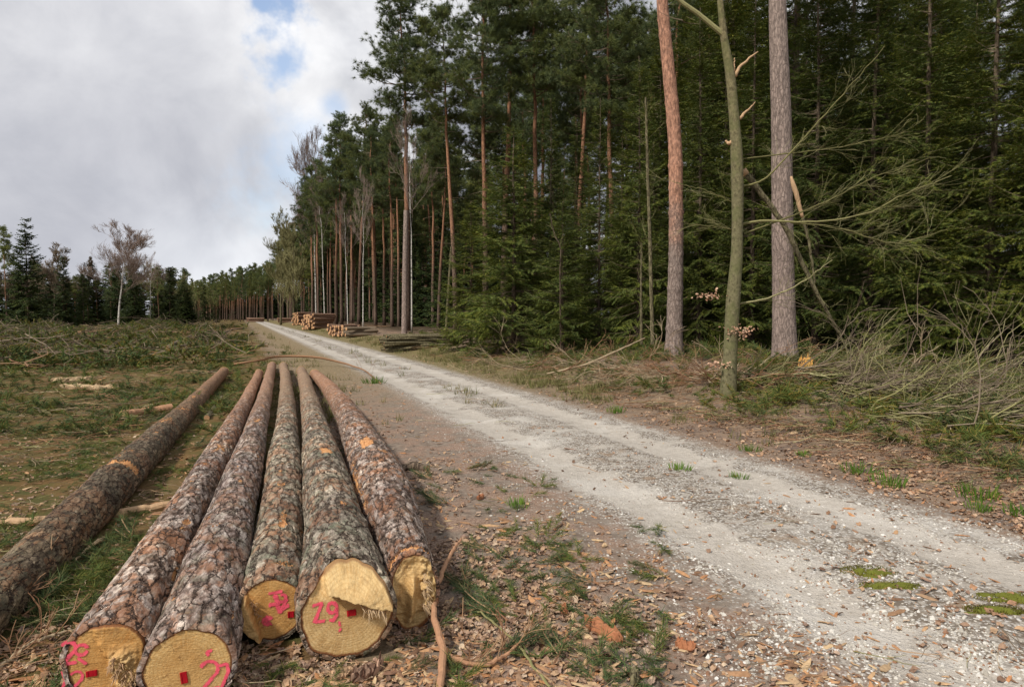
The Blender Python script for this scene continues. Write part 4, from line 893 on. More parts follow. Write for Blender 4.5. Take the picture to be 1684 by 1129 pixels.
def leaf_template(seed=0):
    r__ = np.random.default_rng(seed); n_ = 5; V = []
    for i in range(n_):
        x = i/(n_-1); w_ = .34*sin(pi*min(1, x*.92+.04))*r__.uniform(.75, 1.15); zc = .12*sin(3*x)*r__.uniform(-1, 1.4); V += [(x-.5, -w_, zc+r__.uniform(0, .22)), (x-.5, 0, zc), (x-.5, w_, zc+r__.uniform(0, .22))]
    T = []
    for i in range(n_-1):
        a = i*3
        for s in (0, 1): T += [(a+s, a+s+1, a+s+4), (a+s, a+s+4, a+s+3)]
    return np.array(V), np.array(T)
LEAF = [leaf_template(i) for i in range(5)]
def rand_rot(n_, tilt=.5): return rotz(U(0, 6.283, n_))@rotx(rng.normal(0, tilt, n_))@roty(rng.normal(0, tilt, n_))
for (x0, x1, y0, y1, n_) in [(1142, 1194, 478, 494, 46), (1190, 1248, 530, 560, 80), (1156, 1200, 594, 606, 34)]:
    c = at((x0+x1)/2, (y0+y1)/2, Y2-.15)-b2; hx, hz = (x1-x0)/2*Y2/F, (y1-y0)/2*Y2/F; mb = MB()
    P_ = c+rng.normal(0, .45, (n_, 3))*[hx, .08, hz]; bake(mb, LEAF, rand_rot(n_, 1.0)*U(.035, .065, n_)[:, None, None], P_); mb.build('dead_leaves', M['leaf_beech'], t2)
# hanging snapped limbs: things of their own, caught in the twigs
def px_thing(name, label, cat, rows, Y, mat, k=7, m_=40, dY=0.0, group=None, jit=.004, tips=None, lift=None, fans=0, fanL=.4, fan_dir=(0, 0, .2)):
    P_, R_ = px_path(rows, Y, dY); b = P_[0].copy(); pts, rad = smooth_path(P_, R_, m_); pts = pts-b; pts[1:-1] += rng.normal(0, jit, (m_-2, 3))
    root = empty(name, b, label, cat, group); mb = MB(); mb.tube(pts, rad, k); tw = MB()
    if fans: fan(tw, pts, fans, fanL, np.random.default_rng(5), fan_dir)
    build_two('wood', root, [(mb, M[mat]), (tw, M['twig_olive'])])
    if tips: mb = MB(); pp, rr = pts[:tips], rad[:tips]*1.03; mb.tube(pp, rr, k); mb.build('broken_end', M['torn_wood'], root, True)
    return root
px_thing('hanging_limb', 'long snapped limb hanging down diagonally across the thick grey trunk', 'branch', [(1222, 279, 11), (1250, 315, 9), (1292, 372, 9), (1318, 430, 7), (1340, 475, 6), (1365, 520, 5), (1396, 580, 3)], Y2+.4, 'olive_trunk', tips=2, fans=14, fanL=.6)
px_thing('hanging_limb', 'short splintered orange limb hanging right beside the thick grey trunk', 'branch', [(1301, 290, 3), (1305, 305, 8), (1313, 330, 7), (1320, 358, 5), (1331, 400, 4), (1340, 465, 3)], Y2+1.5, 'olive_trunk', tips=16, fans=5)
px_thing('dead_pole_tree', 'right one of two thin bare poles before the spruces', 'tree', [(1073, 566, 7), (1069, 400, 6), (1065, 280, 5), (1062, 160, 3)], 18.2, 'olive_trunk', fans=22, fanL=.7, fan_dir=(0, 0, -.1))
px_thing('dead_pole_tree', 'left shorter one of two thin bare poles before the spruces', 'tree', [(1055, 566, 5), (1054, 480, 4), (1055, 400, 2)], 18.6, 'olive_trunk', fans=10, fanL=.5)
px_thing('dead_pole_tree', 'crooked reddish dead sapling before the spruces left of the poles', 'tree', [(922, 575, 2.6), (921, 440, 2.2), (923, 405, 2), (911, 385, 2), (904, 350, 1.4)], 20.0, 'spruce_trunk', fans=5, fanL=.4)
px_thing('broken_trunk', 'broken grey trunk without a crown, left of the tallest white birch', 'tree', [(665, 552, 10), (666, 450, 9), (668, 346, 8)], 42.0, 'spruce_trunk_near', k=12, jit=0)
px_thing('dead_pole_tree', 'bare yellowish pole left of the first bushy spruce', 'tree', [(733, 552, 4), (738, 470, 4), (742, 405, 3)], 34.0, 'olive_trunk')

# ================================================================ things lying about, placed on the terrain
def on(px, py, lift=0.0): g = ground_at(px, py); g[2] += lift; return g
def ground_stick(name, label, cat, rows, mat, end=None, k=8, m_=30, jit=.003, group=None, fans=0, fanL=.3, endmat='cut_end'):
    """rows: (px, py, width px, lift m)"""
    Pn, Rn = [], []
    for (px, py, w_, lf) in rows: g = on(px, py); r = w_*g[1]/(2*F); Rn.append(r); Pn.append(g+[0, 0, lf+r*.7])
    Pn, Rn = np.array(Pn), np.array(Rn); b = Pn[0].copy(); pts, rad = smooth_path(Pn, Rn, m_); pts -= b; pts[1:-1] += rng.normal(0, jit, (m_-2, 3)); rad = rad*(1+.12*rng.normal(0, .5, m_))
    rad = np.convolve(np.pad(rad, 1, 'edge'), [.25, .5, .25], 'valid')
    root = empty(name, b, label, cat, group); wd = MB(); wd.tube(pts, rad, k, False); tw = MB()
    if fans: fan(tw, pts, fans, fanL, np.random.default_rng(9), (0, 0, .3))
    build_two('wood', root, [(wd, M[mat]), (tw, M['twig_red'])])
    for nm, i in (('cut_end', 0), ('cut_end', -1)):
        d = pts[1]-pts[0] if i == 0 else pts[-1]-pts[-2]; d /= np.linalg.norm(d); mb = MB(); q = pts[i]+d*(.002 if i else -.002); mb.tube([q, q+d*.001], [rad[i]*.97]*2, k); mb.build(nm, M[endmat], root)
    return root
ground_stick('short_log', 'short orange cut log pointing at the dark brown log from the left', 'log', [(201, 691, 14, .04), (235, 687, 14, .04), (283, 679, 14, .04)], 'orange_stick', k=14)
ground_stick('short_log', 'greenish stub of wood lying between the dark brown log and the others', 'log', [(340, 690, 9, 0), (352, 675, 9, 0), (366, 658, 10, 0)], 'olive_trunk', k=10)
ground_stick('pole', 'long pale peeled pole crossing under the dark brown log', 'pole', [(-60, 872, 16, 0), (60, 862, 15, 0), (190, 850, 15, 0), (300, 832, 14, .0)], 'torn_wood', k=10, jit=.006)
ground_stick('short_log', 'short brown branch piece lying right of the rightmost long log', 'log', [(655, 775, 12, 0), (680, 771, 15, 0), (704, 774, 11, 0)], 'spruce_trunk', k=12)
ground_stick('branch', 'thin bent branch lying across the far tips of the logs', 'branch', [(385, 606, 5, .10), (425, 606, 4, .22), (455, 602, 4, .3), (520, 602, 4, .28), (565, 603, 3, .1), (600, 612, 2.5, .05), (626, 632, 2, .02)], 'twig_red', k=5, fans=6, fanL=.5)
ground_stick('branch', 'curved peeled orange branch standing out of the litter at the bottom edge', 'branch', [(724, 1150, 14, .01), (729, 1095, 13, .05), (713, 1045, 10, .1), (719, 1000, 8, .12), (735, 955, 7, .12), (758, 912, 4, .1)], 'orange_stick', k=10, m_=44)
ground_stick('branch', 'forked brown side branch running right from the curved orange branch', 'branch', [(727, 1092, 11, .03), (775, 1100, 9, .02), (802, 1104, 8, .02), (835, 1086, 6, .03), (872, 1062, 3, .05)], 'orange_stick', fans=8, fanL=.22)
ground_stick('branch', 'thin straight olive twig slanting to the bottom edge beside the orange branch', 'branch', [(782, 1014, 3, .04), (845, 1062, 4, .03), (905, 1140, 5, .02)], 'twig_olive', k=5)
ground_stick('branch', 'bare grey dead branch lying on the slash near the horizon', 'branch', [(275, 576, 5, .1), (310, 562, 5, .25), (350, 556, 3, .3), (400, 545, 2, .3)], 'twig_grey', k=6, fans=14, fanL=1.2)
ground_stick('branch', 'second dead branch crossing the slash in front of the first', 'branch', [(240, 574, 4, .05), (290, 576, 4, .1), (345, 566, 3, .3), (385, 552, 2, .5)], 'twig_grey', k=6, fans=12, fanL=1.0)
ground_stick('branch', 'pale forked branch at the lower left corner', 'branch', [(-10, 1108, 8, .0), (45, 1072, 7, .02), (90, 1056, 6, .03), (135, 1045, 4, .03)], 'twig_pale', fans=8, fanL=.25)
ground_stick('branch', 'curling thin brown twig left of the leftmost cut log face', 'branch', [(4, 1020, 5, .03), (18, 1010, 4, .08), (60, 1004, 4, .1), (72, 970, 3, .1), (68, 940, 2, .1)], 'twig_red', k=5, fans=5, fanL=.2)
ground_stick('branch', 'pale splintered stick between the dark brown log and its neighbour', 'branch', [(122, 930, 3, .02), (150, 905, 5, .03), (172, 895, 8, .03)], 'pale_chunk', k=6)
ground_stick('branch', 'long pale broken branch lying under the roadside spruces', 'branch', [(900, 622, 3, .1), (960, 612, 4, .15), (1010, 600, 4, .3), (1060, 588, 2, .5)], 'twig_pale', k=5, fans=10, fanL=.5)
for lab, px, py, hpx, wpx, mt in [('short upright orange stump in the slash beyond the dark brown log', 287, 590, 14, 9, 'cut_log'), ('tiny pale stump end in the slash right of the orange stump', 316, 600, 6, 6, 'cut_log'),
    ('upright stub in the slash at the middle of the clearing', 150, 580, 8, 4, 'cut_log')]:
    g = on(px, py); r = wpx*g[1]/(2*F); h = hpx*g[1]/F; root = empty('tree_stump', g, lab, 'stump', 'stumps in the clearing'); mb = MB(); mb.tube([(0, 0, -.1), (0, 0, h*.5), (.1*h, 0, h)], [r*1.25, r, r*.95], 12, False); mb.build('wood', M[mt], root, True)
    mb = MB(); mb.tube([(.1*h, 0, h-.004), (.1*h, 0, h+.004)], [r*.95]*2, 12); mb.build('cut_end', M['pale_chunk'], root)
def chunk(name, label, cat, px, py, L, Wd, H, rz, mat, seed, tilt=.1):
    r_ = np.random.default_rng(seed); g = on(px, py); nx, ny = 14, 7; x = np.linspace(-.5, .5, nx); y = np.linspace(-.5, .5, ny); X, Y = np.meshgrid(x, y, indexing='ij')
    prof = (1-np.abs(2*X)**3)*.75+.25; X = X+r_.normal(0, .032, X.shape); Yw = Y*prof+.12*np.sin(X*5+seed); Z = (1-(2*Y)**2)*.55+r_.normal(0, .26, X.shape)
    top = np.stack([X*L, Yw*Wd, Z*H+H*.45], -1).reshape(-1, 3); bot = np.stack([X*L*.95, Yw*Wd*.95, Z*H*.4-H*.15], -1).reshape(-1, 3); V = np.concatenate([top, bot]); n_ = nx*ny; Q = []
    for i in range(nx-1):
        for j in range(ny-1): a = i*ny+j; Q += [(a, a+ny, a+ny+1, a+1), (n_+a, n_+a+1, n_+a+ny+1, n_+a+ny)]
    for i in range(nx-1): a = i*ny; Q.append((a, n_+a, n_+a+ny, a+ny)); a = i*ny+ny-1; Q.append((a, a+ny, n_+a+ny, n_+a))
    for j in range(ny-1): a = j; Q.append((a, a+1, n_+a+1, n_+a)); a = (nx-1)*ny+j; Q.append((a, n_+a, n_+a+1, a+1))
    o = mesh(name, V, [np.array(Q)], M[mat]); o.location = Vector([float(c) for c in g])+Vector((0, 0, .006)); o.rotation_euler = (tilt, tilt*.5, rz); tag(o, label, cat, 'loose pieces of bark and wood by the logs'); return o
chunk('bark_piece', 'large curled orange bark piece lying on bare soil at the bottom middle', 'bark', 994, 1045, .26, .085, .04, -.95, 'bark_chunk', 1)
chunk('bark_piece', 'pale strip of bark left beside the large orange bark piece', 'bark', 957, 1045, .15, .035, .012, -.8, 'pale_chunk', 2)
chunk('bark_piece', 'small orange bark piece right of the large orange one', 'bark', 1128, 1068, .09, .055, .03, -.3, 'bark_chunk', 3)
chunk('bark_piece', 'small dark orange bark piece left above the large orange one', 'bark', 929, 1008, .08, .04, .03, -1.4, 'bark_chunk', 4)
chunk('bark_piece', 'brown ragged bark piece below the stepped log face', 'bark', 604, 1112, .17, .06, .05, .9, 'cut_log', 5)
chunk('bark_piece', 'pinkish flat bark piece below the round pink blob face', 'bark', 560, 1112, .10, .07, .02, .2, 'leaf', 6)
chunk('wood_piece', 'pale wood splinter lying under the orange cut face', 'wood', 442, 1090, .11, .022, .014, .9, 'pale_chunk', 7)
chunk('wood_piece', 'long pale wood splinter right of the pale one under the orange cut face', 'wood', 470, 1098, .13, .02, .014, .7, 'pale_chunk', 8)
chunk('wood_piece', 'upright orange sliver beside the green sprigs right of the logs', 'wood', 790, 820, .12, .05, .03, 1.4, 'bark_chunk', 9)
chunk('wood_piece', 'small oval pale wood chip on the bare soil', 'wood', 994, 898, .08, .035, .012, 1.4, 'pale_chunk', 10)
chunk('wood_piece', 'mossy grey wood piece at the bottom edge below the orange bark', 'wood', 1042, 1118, .13, .045, .03, 1.5, 'olive_trunk', 11)
chunk('wood_piece', 'pale splintered wood heap piece on the slash left of the stump', 'wood', 122, 628, .9, .14, .1, .8, 'pale_chunk', 12)
chunk('wood_piece', 'pale splinter plank lying on the slash by the splintered heap', 'wood', 150, 640, 1.1, .12, .08, .05, 'pale_chunk', 13)
chunk('wood_piece', 'ochre cut piece of wood at the edge of the brush pile by the grey trunk', 'wood', 1322, 614, .28, .2, .25, .2, 'fungus', 14)

M['grass_moss'] = foliage_mat('moss_fronds', [(.07, .075, .018), (.11, .115, .025), (.17, .155, .045)], .2)
# ---- moss cushions on the track
def moss(px, py, w_, d_, label, seed):
    g = on(px, py); k, nr = 60, 16; th = np.arange(k)*2*pi/k; R = .25+1.4*(fbm(np.cos(th)*1.9+seed*3, np.sin(th)*1.9, seed)); rho = np.linspace(0, 1, nr)[1:]
    x = rho[:, None]*(R*np.cos(th))[None]*w_; y = rho[:, None]*(R*np.sin(th))[None]*d_; z = gz(g[0]+x, g[1]+y)-g[2]+.03*(1-rho[:, None]**2)*(1.8*fbm(x*30+5, y*30, seed)-.35)-.006
    V = np.stack([x, y, z], -1).reshape(-1, 3); V = np.concatenate([V, [[0, 0, .02]]]); i = np.arange(nr-2)[:, None]*k; j = np.arange(k)[None]; j2 = (j+1) % k
    Q = np.stack([i+j, i+k+j, i+k+j2, i+j2], -1).reshape(-1, 4); jj = np.arange(k); T = np.stack([np.full(k, (nr-1)*k), jj, (jj+1) % k], -1)
    o = mesh('moss_cushion', V, [Q, T], M['moss'], None, True); bm_ = MB(); a_, l_ = U(0, 6.28, 500), np.sqrt(rng.random(500)); fx, fy = l_*np.cos(a_)*w_*.95, l_*np.sin(a_)*d_*.95; T_ = [((fx[i_]-.003, fy[i_], zf), (fx[i_]+.003, fy[i_], zf), (fx[i_]+rng.normal(0, .008), fy[i_]+rng.normal(0, .008), zf+U(.006, .018))) for i_ in range(500) for zf in (float(gz(g[0]+fx[i_], g[1]+fy[i_]))-g[2]+.002,)]; VV, TT = tris_from(T_); bl_ = mesh('moss_fronds', VV, [TT], M['grass_moss'], o); o.location = Vector([float(c) for c in g]); tag(o, label, 'moss', 'moss cushions on the gravel track')
moss(1427, 940, .20, .10, 'elongated olive moss cushion on the gravel, left one', 1); moss(1662, 985, .22, .09, 'bright moss cushion on the gravel near the right edge, upper one', 2)
moss(1636, 1004, .18, .07, 'moss cushion on the gravel near the right edge, lower one', 3); moss(1462, 964, .20, .06, 'brownish flat moss patch just below the left moss cushion', 4)

# ---- green tufts and cut pine sprigs
def make_tuft(seed, n_=70, h=.09, r=.10):
    r_ = np.random.default_rng(seed); L = []
    for i in range(n_):
        a = r_.uniform(0, 6.28); q = r*math.sqrt(r_.random()); p = np.array([q*cos(a), q*sin(a), 0]); b = r_.uniform(0, 6.28); wv = np.array([cos(b), sin(b), 0])*.0032; t_ = p+np.array([cos(a), sin(a), 0])*r_.uniform(0, .05)+[0, 0, h*r_.uniform(.4, 1.1)]; mid = (p+t_)/2+[0, 0, .012]
        L += [p-wv, p+wv, mid+wv*.8, p-wv, mid+wv*.8, mid-wv*.8, mid-wv*.8, mid+wv*.8, t_]
    V, T = tris_from(L); o = mesh('grass_tuft', V, [T], M['grass']); tag(o, 'x', 'grass', 'green grass tufts beside the track'); return o
def make_sprig(seed, L_=.3, ny=120):
    r_ = np.random.default_rng(seed); root = empty('pine_sprig', (0, 0, 0), 'x', 'sprig', 'cut green pine sprigs near the logs'); mb = MB(); L = []
    axs = []
    for q in range(4): a = r_.normal(0, .6); axs.append((np.array([0, 0, .02]) if q == 0 else np.array([cos(axs[0][1]), sin(axs[0][1]), 0])*L_*.25*q+[0, 0, .02], a, L_*(1 if q == 0 else .6)))
    for (p, a, l) in axs:
        d = np.array([cos(a), sin(a), r_.uniform(.0, .35)]); s = np.linspace(0, 1, 5); pts = p+np.outer(s*l, d)+np.outer(s*s*.03, [0, 0, 1]); mb.tube(pts, np.linspace(.005, .003, 5), 4)
        for i in range(ny):
            t_ = r_.uniform(.15, 1.02); b = p+d*l*t_+[0, 0, .03*t_*t_]; nd = d*.9+r_.normal(0, .55, 3); nd /= np.linalg.norm(nd); w_ = np.cross(nd, r_.normal(size=3)); w_ /= np.linalg.norm(w_)+1e-9; L += [b-w_*.0016, b+w_*.0016, b+nd*r_.uniform(.045, .075)]
    mb.build('twig', M['twig_red'], root); V, T = tris_from(L); mesh('needles', V, [T], M['slash_blue'], root); return root
tufts = [make_tuft(1), make_tuft(2)]; tu = [0]
for i, (px, py, s, lab) in enumerate([(1233, 742, 1.3, 'bright green grass tuft on the right verge below the green trunk'), (1322, 749, 1.0, 'small grass tuft on the right verge, below the brush pile edge'), (1412, 778, 1.7, 'grass tuft on the leaf litter, left one of a close pair'), (1462, 798, 1.8, 'grass tuft on the leaf litter, right one of a close pair'),
    (1608, 818, 2.0, 'wide grass tuft on the litter near the right edge'), (1610, 838, 1.2, 'smaller grass tuft just below the wide one near the right edge'), (1682, 848, 1.5, 'grass tuft cut by the right edge of the picture'), (1012, 678, 1.8, 'grass tuft on the verge beyond the track, above its bend'), (1118, 772, 1.2, 'grass tuft in the middle strip of the track'),
    (1216, 786, 1.0, 'small dull tuft on the gravel strip right of another'), (615, 630, 2.6, 'green tuft on the left verge near the far log tips'), (852, 832, 1.2, 'green tuft on the brown verge right of the logs')]):
    o = tufts[i % 2] if i < 2 else copy_thing(tufts[i % 2], (0, 0, 0), 0); g = on(px, py); o.location = Vector([float(c) for c in g]); o.scale = (s, s*.8, s*.8); o.rotation_euler = (0, 0, float(U(0, 6))); o['label'] = lab
sprigs = [make_sprig(11), make_sprig(12, .26, 160)]
for i, (px, py, s, rz, lab) in enumerate([(985, 968, .75, 2.4, 'dark green pine sprig alone on bare soil right of centre'), (893, 930, .6, .5, 'small pine sprig on the litter left of the lone one'), (775, 985, 1.0, 1.8, 'pine sprig on the litter right of the curved orange branch'), (835, 1030, 1.1, 2.2, 'full pine sprig above the forked brown side branch'),
    (912, 1100, 1.0, 1.2, 'pine sprig at the bottom edge by the thin olive twig'), (805, 1085, .9, .3, 'pine sprig under the forked brown side branch'), (712, 795, 1.1, 1.9, 'pine sprig lying by the short brown branch piece'), (742, 835, 1.0, 2.4, 'pine sprig right of the rightmost log, halfway along'), (805, 912, .7, 2.2, 'narrow pine sprig on pink brown leaves right of the logs'),
    (765, 775, .8, .2, 'sprig beside the far end of the short brown branch piece'), (210, 706, 1.9, .2, 'green sprig heap below the short orange cut log'), (1080, 938, .5, 2.9, 'faded sprig at the edge of the gravel'), (60, 1090, 1.3, .6, 'pine sprig at the lower left corner by the pale branch'), (30, 1030, 1.2, 1.5, 'pine sprig at the left edge below the dark brown log'), (300, 745, 1.4, .7, 'sprig in the gap between dark brown log and the next'), (215, 900, 1.2, 2.0, 'sprig beside the leftmost of the five logs'), (660, 1112, .5, .4, 'small light sprig below the rightmost cut face')]):
    o = sprigs[i] if i < 2 else copy_thing(sprigs[i % 2], (0, 0, 0), 0); g = on(px, py); o.location = Vector([float(c) for c in g])+Vector((0, 0, .01)); o.scale = (s,)*3; o.rotation_euler = (0, 0, rz); o['label'] = lab

# ================================================================ stacks of wood along the track
def stack_log(name, mat, L, r, seed, bend=0.0, k=8):
    r_ = np.random.default_rng(seed); x = np.linspace(-L/2, L/2, 9); pts = np.stack([x, bend*np.sin(x*2.2/L+seed)+r_.normal(0, bend*.2, 9), bend*.6*np.cos(x*3/L)], -1); root = empty(name, (0, 0, 0), 'x', 'log')
    V, Q, T = tube(pts, np.linspace(r*1.05, r*.9, 9), k, False); mesh('bark', V, [Q], M[mat], root, True)
    for e in (-1, 1):
        q = pts[0 if e < 0 else -1]; mb = MB(); mb.tube([q, q+[e*.003, 0, 0]], [r*.99]*2, k); mb.build('cut_end', M['cut_end'], root)
    return root
def stack(px, py, rows, cols, r, L, mat, label, group, ang, protoseeds=(1, 2), bend=0.0, jit=.1, depth=1, wid=None):
    """cols logs per row laid side by side along the track, each pointing ang"""
    g = on(px, py); pr = [stack_log('stacked_log', mat, L, r, s_, bend) for s_ in protoseeds]; usedp = [0]*len(pr)
    du = np.array([-sin(ang), cos(ang)])
    for i in range(rows):
        for j in range(cols-(i % 2)):
            w_ = (j-cols/2+.5*(i % 2))*2.02*r; x, y = g[0]+du[0]*w_, g[1]+du[1]*w_; z = float(gz(x, y))+r+i*r*1.75
            q = int(rng.integers(0, len(pr))); rz = ang+float(rng.normal(0, jit+.02)); x += float(rng.normal(0, .05)); y += float(rng.normal(0, .05)); t_ = (0, float(rng.normal(0, jit*.3)))
            if usedp[q]: o = copy_thing(pr[q], (x, y, z), rz, float(U(.85, 1.12)), tilt=t_)
            else: o = pr[q]; usedp[q] = 1; o.location = Vector((x, y, z)); o.rotation_euler = (0, t_[1], rz)
            o['label'] = label; o['group'] = group
A_ = math.atan2(.37, .93)
stack(523, 541, 7, 9, .125, 2.6, 'cut_log', 'orange brown log in the large square stack at the forest edge', 'logs of the large square stack', .85, jit=.03)
stack(497, 534, 7, 6, .14, 2.4, 'cut_log', 'log in the tall short stack left behind the large square one', 'logs of the tall short stack', .9, jit=.05)
stack(566, 552, 4, 9, .11, 1.6, 'cut_log', 'split log in the low untidy stack right of the large square one', 'logs of the low untidy stack', .75, (3, 4), jit=.22, bend=.03)
stack(592, 553, 3, 5, .12, 2.2, 'twig_grey', 'greyish log at the right end of the low untidy stack', 'grey logs right of the low stack', A_, (5,), jit=.12, bend=.03)
stack(470, 530, 3, 9, .15, 2.6, 'cut_log', 'log in the far low stack before the leafless trees', 'logs of the far low stack', A_, jit=.04)
stack(420, 529, 3, 7, .17, 3.6, 'cut_log', 'log in the far stack left of the track', 'logs of the stack left of the track', A_, jit=.1)
stack(690, 574, 6, 8, .055, 3.0, 'olive_trunk', 'thin crooked greenish pole in the heap beside the track', 'thin poles heaped beside the track', A_-.35, (6, 7, 8), jit=.12, bend=.10)
stack(684, 560, 2, 6, .05, 3.0, 'cut_log', 'thin orange pole lying on top of the heap beside the track', 'orange poles on the heap', A_-.35, (9, 10), jit=.14, bend=.14)

# ================================================================ ground cover (uncountable)
LP = [(p_, float(Y_.min()), float(Y_.max()), float(R_.max())) for p_, Y_, R_ in []]
LOGLINES = []
for rows in ([(-150, 1120, 104), (29, 945, 88), (176, 801, 71), (265, 709, 45), (321, 658, 28), (369, 611, 17)], [(190, 1085, 142), (285, 870, 76), (375, 730, 40), (425, 613, 14)], [(303, 1100, 160), (378, 870, 82), (420, 705, 35), (447, 601, 14)], [(446, 1003, 116), (466, 820, 66), (469, 700, 34), (467, 602, 15)], [(566, 1007, 166), (540, 800, 78), (512, 690, 36), (497, 610, 17)], [(660, 972, 130), (645, 820, 100), (578, 700, 46), (520, 616, 18)]):
    Ys, p_, Rs = fit_log(rows); LOGLINES.append((p_, Ys.min(), Ys.max(), Ys, Rs))
def clear_of_logs(X, Y, m_=.0):
    ok = np.ones(len(X), bool)
    for p_, a, b, Ys, Rs in LOGLINES:
        o_ = np.argsort(Ys); ok &= ~((Y > a-.02) & (Y < b+.05) & (np.abs(X-np.polyval(p_, Y)) < np.interp(Y, Ys[o_], Rs[o_])+m_))
    return ok
def scr(n_, y0, y1, x0=-260, x1=1950, pw=1.0):
    """ground points, thinning with distance"""
    py = y0+(y1-y0)*rng.random(n_)**pw; px = U(x0, x1, n_); d = py-518; Y = CAMZ*F/d; X = (px-842)/F*Y
    z = gz(X, Y); Y = (CAMZ-z*.9)*F/d; X = (px-842)/F*Y; return X, Y
def scatter(name, temps, mat, X, Y, sc, label, tilt=.4, dz=0.0, rot=None, flat=None):
    n_ = len(X); z = gz(X, Y)+dz; M_ = (rand_rot(n_, tilt) if rot is None else rot)*np.asarray(sc)[:, None, None]
    mb = MB(); bake(mb, temps, M_, np.stack([X, Y, z], -1)); o = mb.build(name, mat); tag(o, kind='stuff'); o['label'] = label; return o
# stones
def stone_t(seed):
    r__ = np.random.default_rng(seed); p = (1+5**.5)/2; V = np.array([(-1, p, 0), (1, p, 0), (-1, -p, 0), (1, -p, 0), (0, -1, p), (0, 1, p), (0, -1, -p), (0, 1, -p), (p, 0, -1), (p, 0, 1), (-p, 0, -1), (-p, 0, 1)], float)
    V /= np.linalg.norm(V[0]); V *= r__.uniform(.75, 1.2, (12, 1)); V *= [1, .75, .55]; T = [(0, 11, 5), (0, 5, 1), (0, 1, 7), (0, 7, 10), (0, 10, 11), (1, 5, 9), (5, 11, 4), (11, 10, 2), (10, 7, 6), (7, 1, 8), (3, 9, 4), (3, 4, 2), (3, 2, 6), (3, 6, 8), (3, 8, 9), (4, 9, 5), (2, 4, 11), (6, 2, 10), (8, 6, 7), (9, 8, 1)]
    return V*.5, np.array(T)
ST = [stone_t(i) for i in range(6)]
X, Y = scr(190000, 560, 1400, pw=.8); u = roadu(X, Y); nb_ = fbm(X*1.6, Y*1.6, 31); nf_ = fbm(X*5, Y*5, 33); au = np.abs(u)
rut = np.exp(-((au-.70)/.2)**2)
pk = (sstep(nb_, .40, .56)*.9+.12)*(1-.82*rut)*sstep(1.7-au-.25*(u < 0), 0, .6)+.35*np.exp(-((u+1.45)/.35)**2)*sstep(nb_, .4, .55)
pk *= .3+1.3*sstep(nf_, .42, .58)
k_ = (rng.random(len(X)) < pk) & (Y > 1.0); X, Y = X[k_], Y[k_]; n_ = len(X); sz = np.exp(rng.normal(np.log(.0115), .5, n_)).clip(.005, .042)*(1+.012*Y)
red = rng.random(n_) < .10
scatter('gravel', ST, M['stone'], X[~red], Y[~red], sz[~red], 'white and grey limestone gravel on the track', .5, -.001)
scatter('brown_gravel', ST, M['stone_red'], X[red], Y[red], sz[red]*.9, 'brown pebbles among the gravel', .5, .002)
# dead leaves
X, Y = scr(120000, 550, 1400, pw=.95); u = roadu(X, Y); nb_ = fbm(X*1.1, Y*1.1, 41); nf_ = fbm(X*6, Y*6, 43)
pl = sstep(-u, 1.3, 2.6)*sstep(u+4.4, 0, 1.0)*(.12+.7*sstep(nb_, .44, .57))+.10*sstep(-u, 3.5, 4)+.02+.03*np.exp(-(u/.3)**2)
pl = np.where(u > 1.35, sstep(u, 1.25, 1.8)*(.5+.5*sstep(nb_, .36, .5))*sstep(7-u, 0, 2.5), pl)*(.25+1.1*sstep(nf_, .38, .56))
pl = np.where((u < -3.6) & (Y < 9), np.maximum(pl, .38*sstep(nf_, .4, .6)), pl)
k_ = (rng.random(len(X)) < pl) & clear_of_logs(X, Y) & (Y > .9); X, Y, u = X[k_], Y[k_], u[k_]; n_ = len(X); sz = U(.016, .05, n_)*(1+.014*Y)
q = u > 0
scatter('dead_leaves', LEAF, M['leaf'], X[~q], Y[~q], sz[~q], 'pinkish brown dead leaves on the left verge', .28, .008)
scatter('dead_leaves', LEAF, M['leaf_orange'], X[q], Y[q], sz[q]*1.15, 'orange brown dead leaves on the right verge', .3, .008)
# chips of wood and bark
CH = [(ST[i][0]*[1.7, .6, .28], ST[i][1]) for i in range(6)]
X, Y = scr(42000, 575, 1350, pw=.8); u = roadu(X, Y); nb_ = fbm(X*1.4, Y*1.4, 51); pc = np.where(u < 0, sstep(-u, .9, 1.6)*(.12+.7*sstep(nb_, .46, .58)), sstep(u, 1.2, 2)*.22*sstep(7-u, 0, 2))+.05
bt = (Y < 3.6) & (X > -1.7) & (X < -.2); pc = np.where(bt, .9, pc)
k_ = (rng.random(len(X)) < pc) & clear_of_logs(X, Y); X, Y = X[k_], Y[k_]; n_ = len(X)
scatter('wood_chips', CH, M['chip'], X, Y, np.exp(rng.normal(np.log(.024), .55, n_)).clip(.008, .09)*(1+.02*Y), 'chips of bark and wood in the litter', .25, .004)
# twigs
def twig_t(seed, k=5):
    r__ = np.random.default_rng(seed); x = np.linspace(-.5, .5, k); pts = np.stack([x, np.cumsum(r__.normal(0, .05, k)), np.abs(np.cumsum(r__.normal(0, .03, k)))], -1); V, Q, T = tube(pts, np.linspace(.012, .006, k), 3, False)
    pts2 = np.stack([np.linspace(0, .3, 3), np.linspace(0, .16*r__.choice([-1, 1]), 3), np.linspace(0, .06, 3)], -1)+pts[2]; V2, Q2, _ = tube(pts2, [.007, .005, .004], 3, False); Q = np.concatenate([Q, Q2+len(V)]); V = np.concatenate([V, V2])
    return V, np.concatenate([Q[:, :3], Q[:, [0, 2, 3]]])
TW = [twig_t(i) for i in range(7)]
X, Y = scr(60000, 535, 1350, pw=1.25); u = roadu(X, Y); nb_ = fbm(X*.5, Y*.5, 61); nf_ = fbm(X*1.6, Y*1.6, 63)
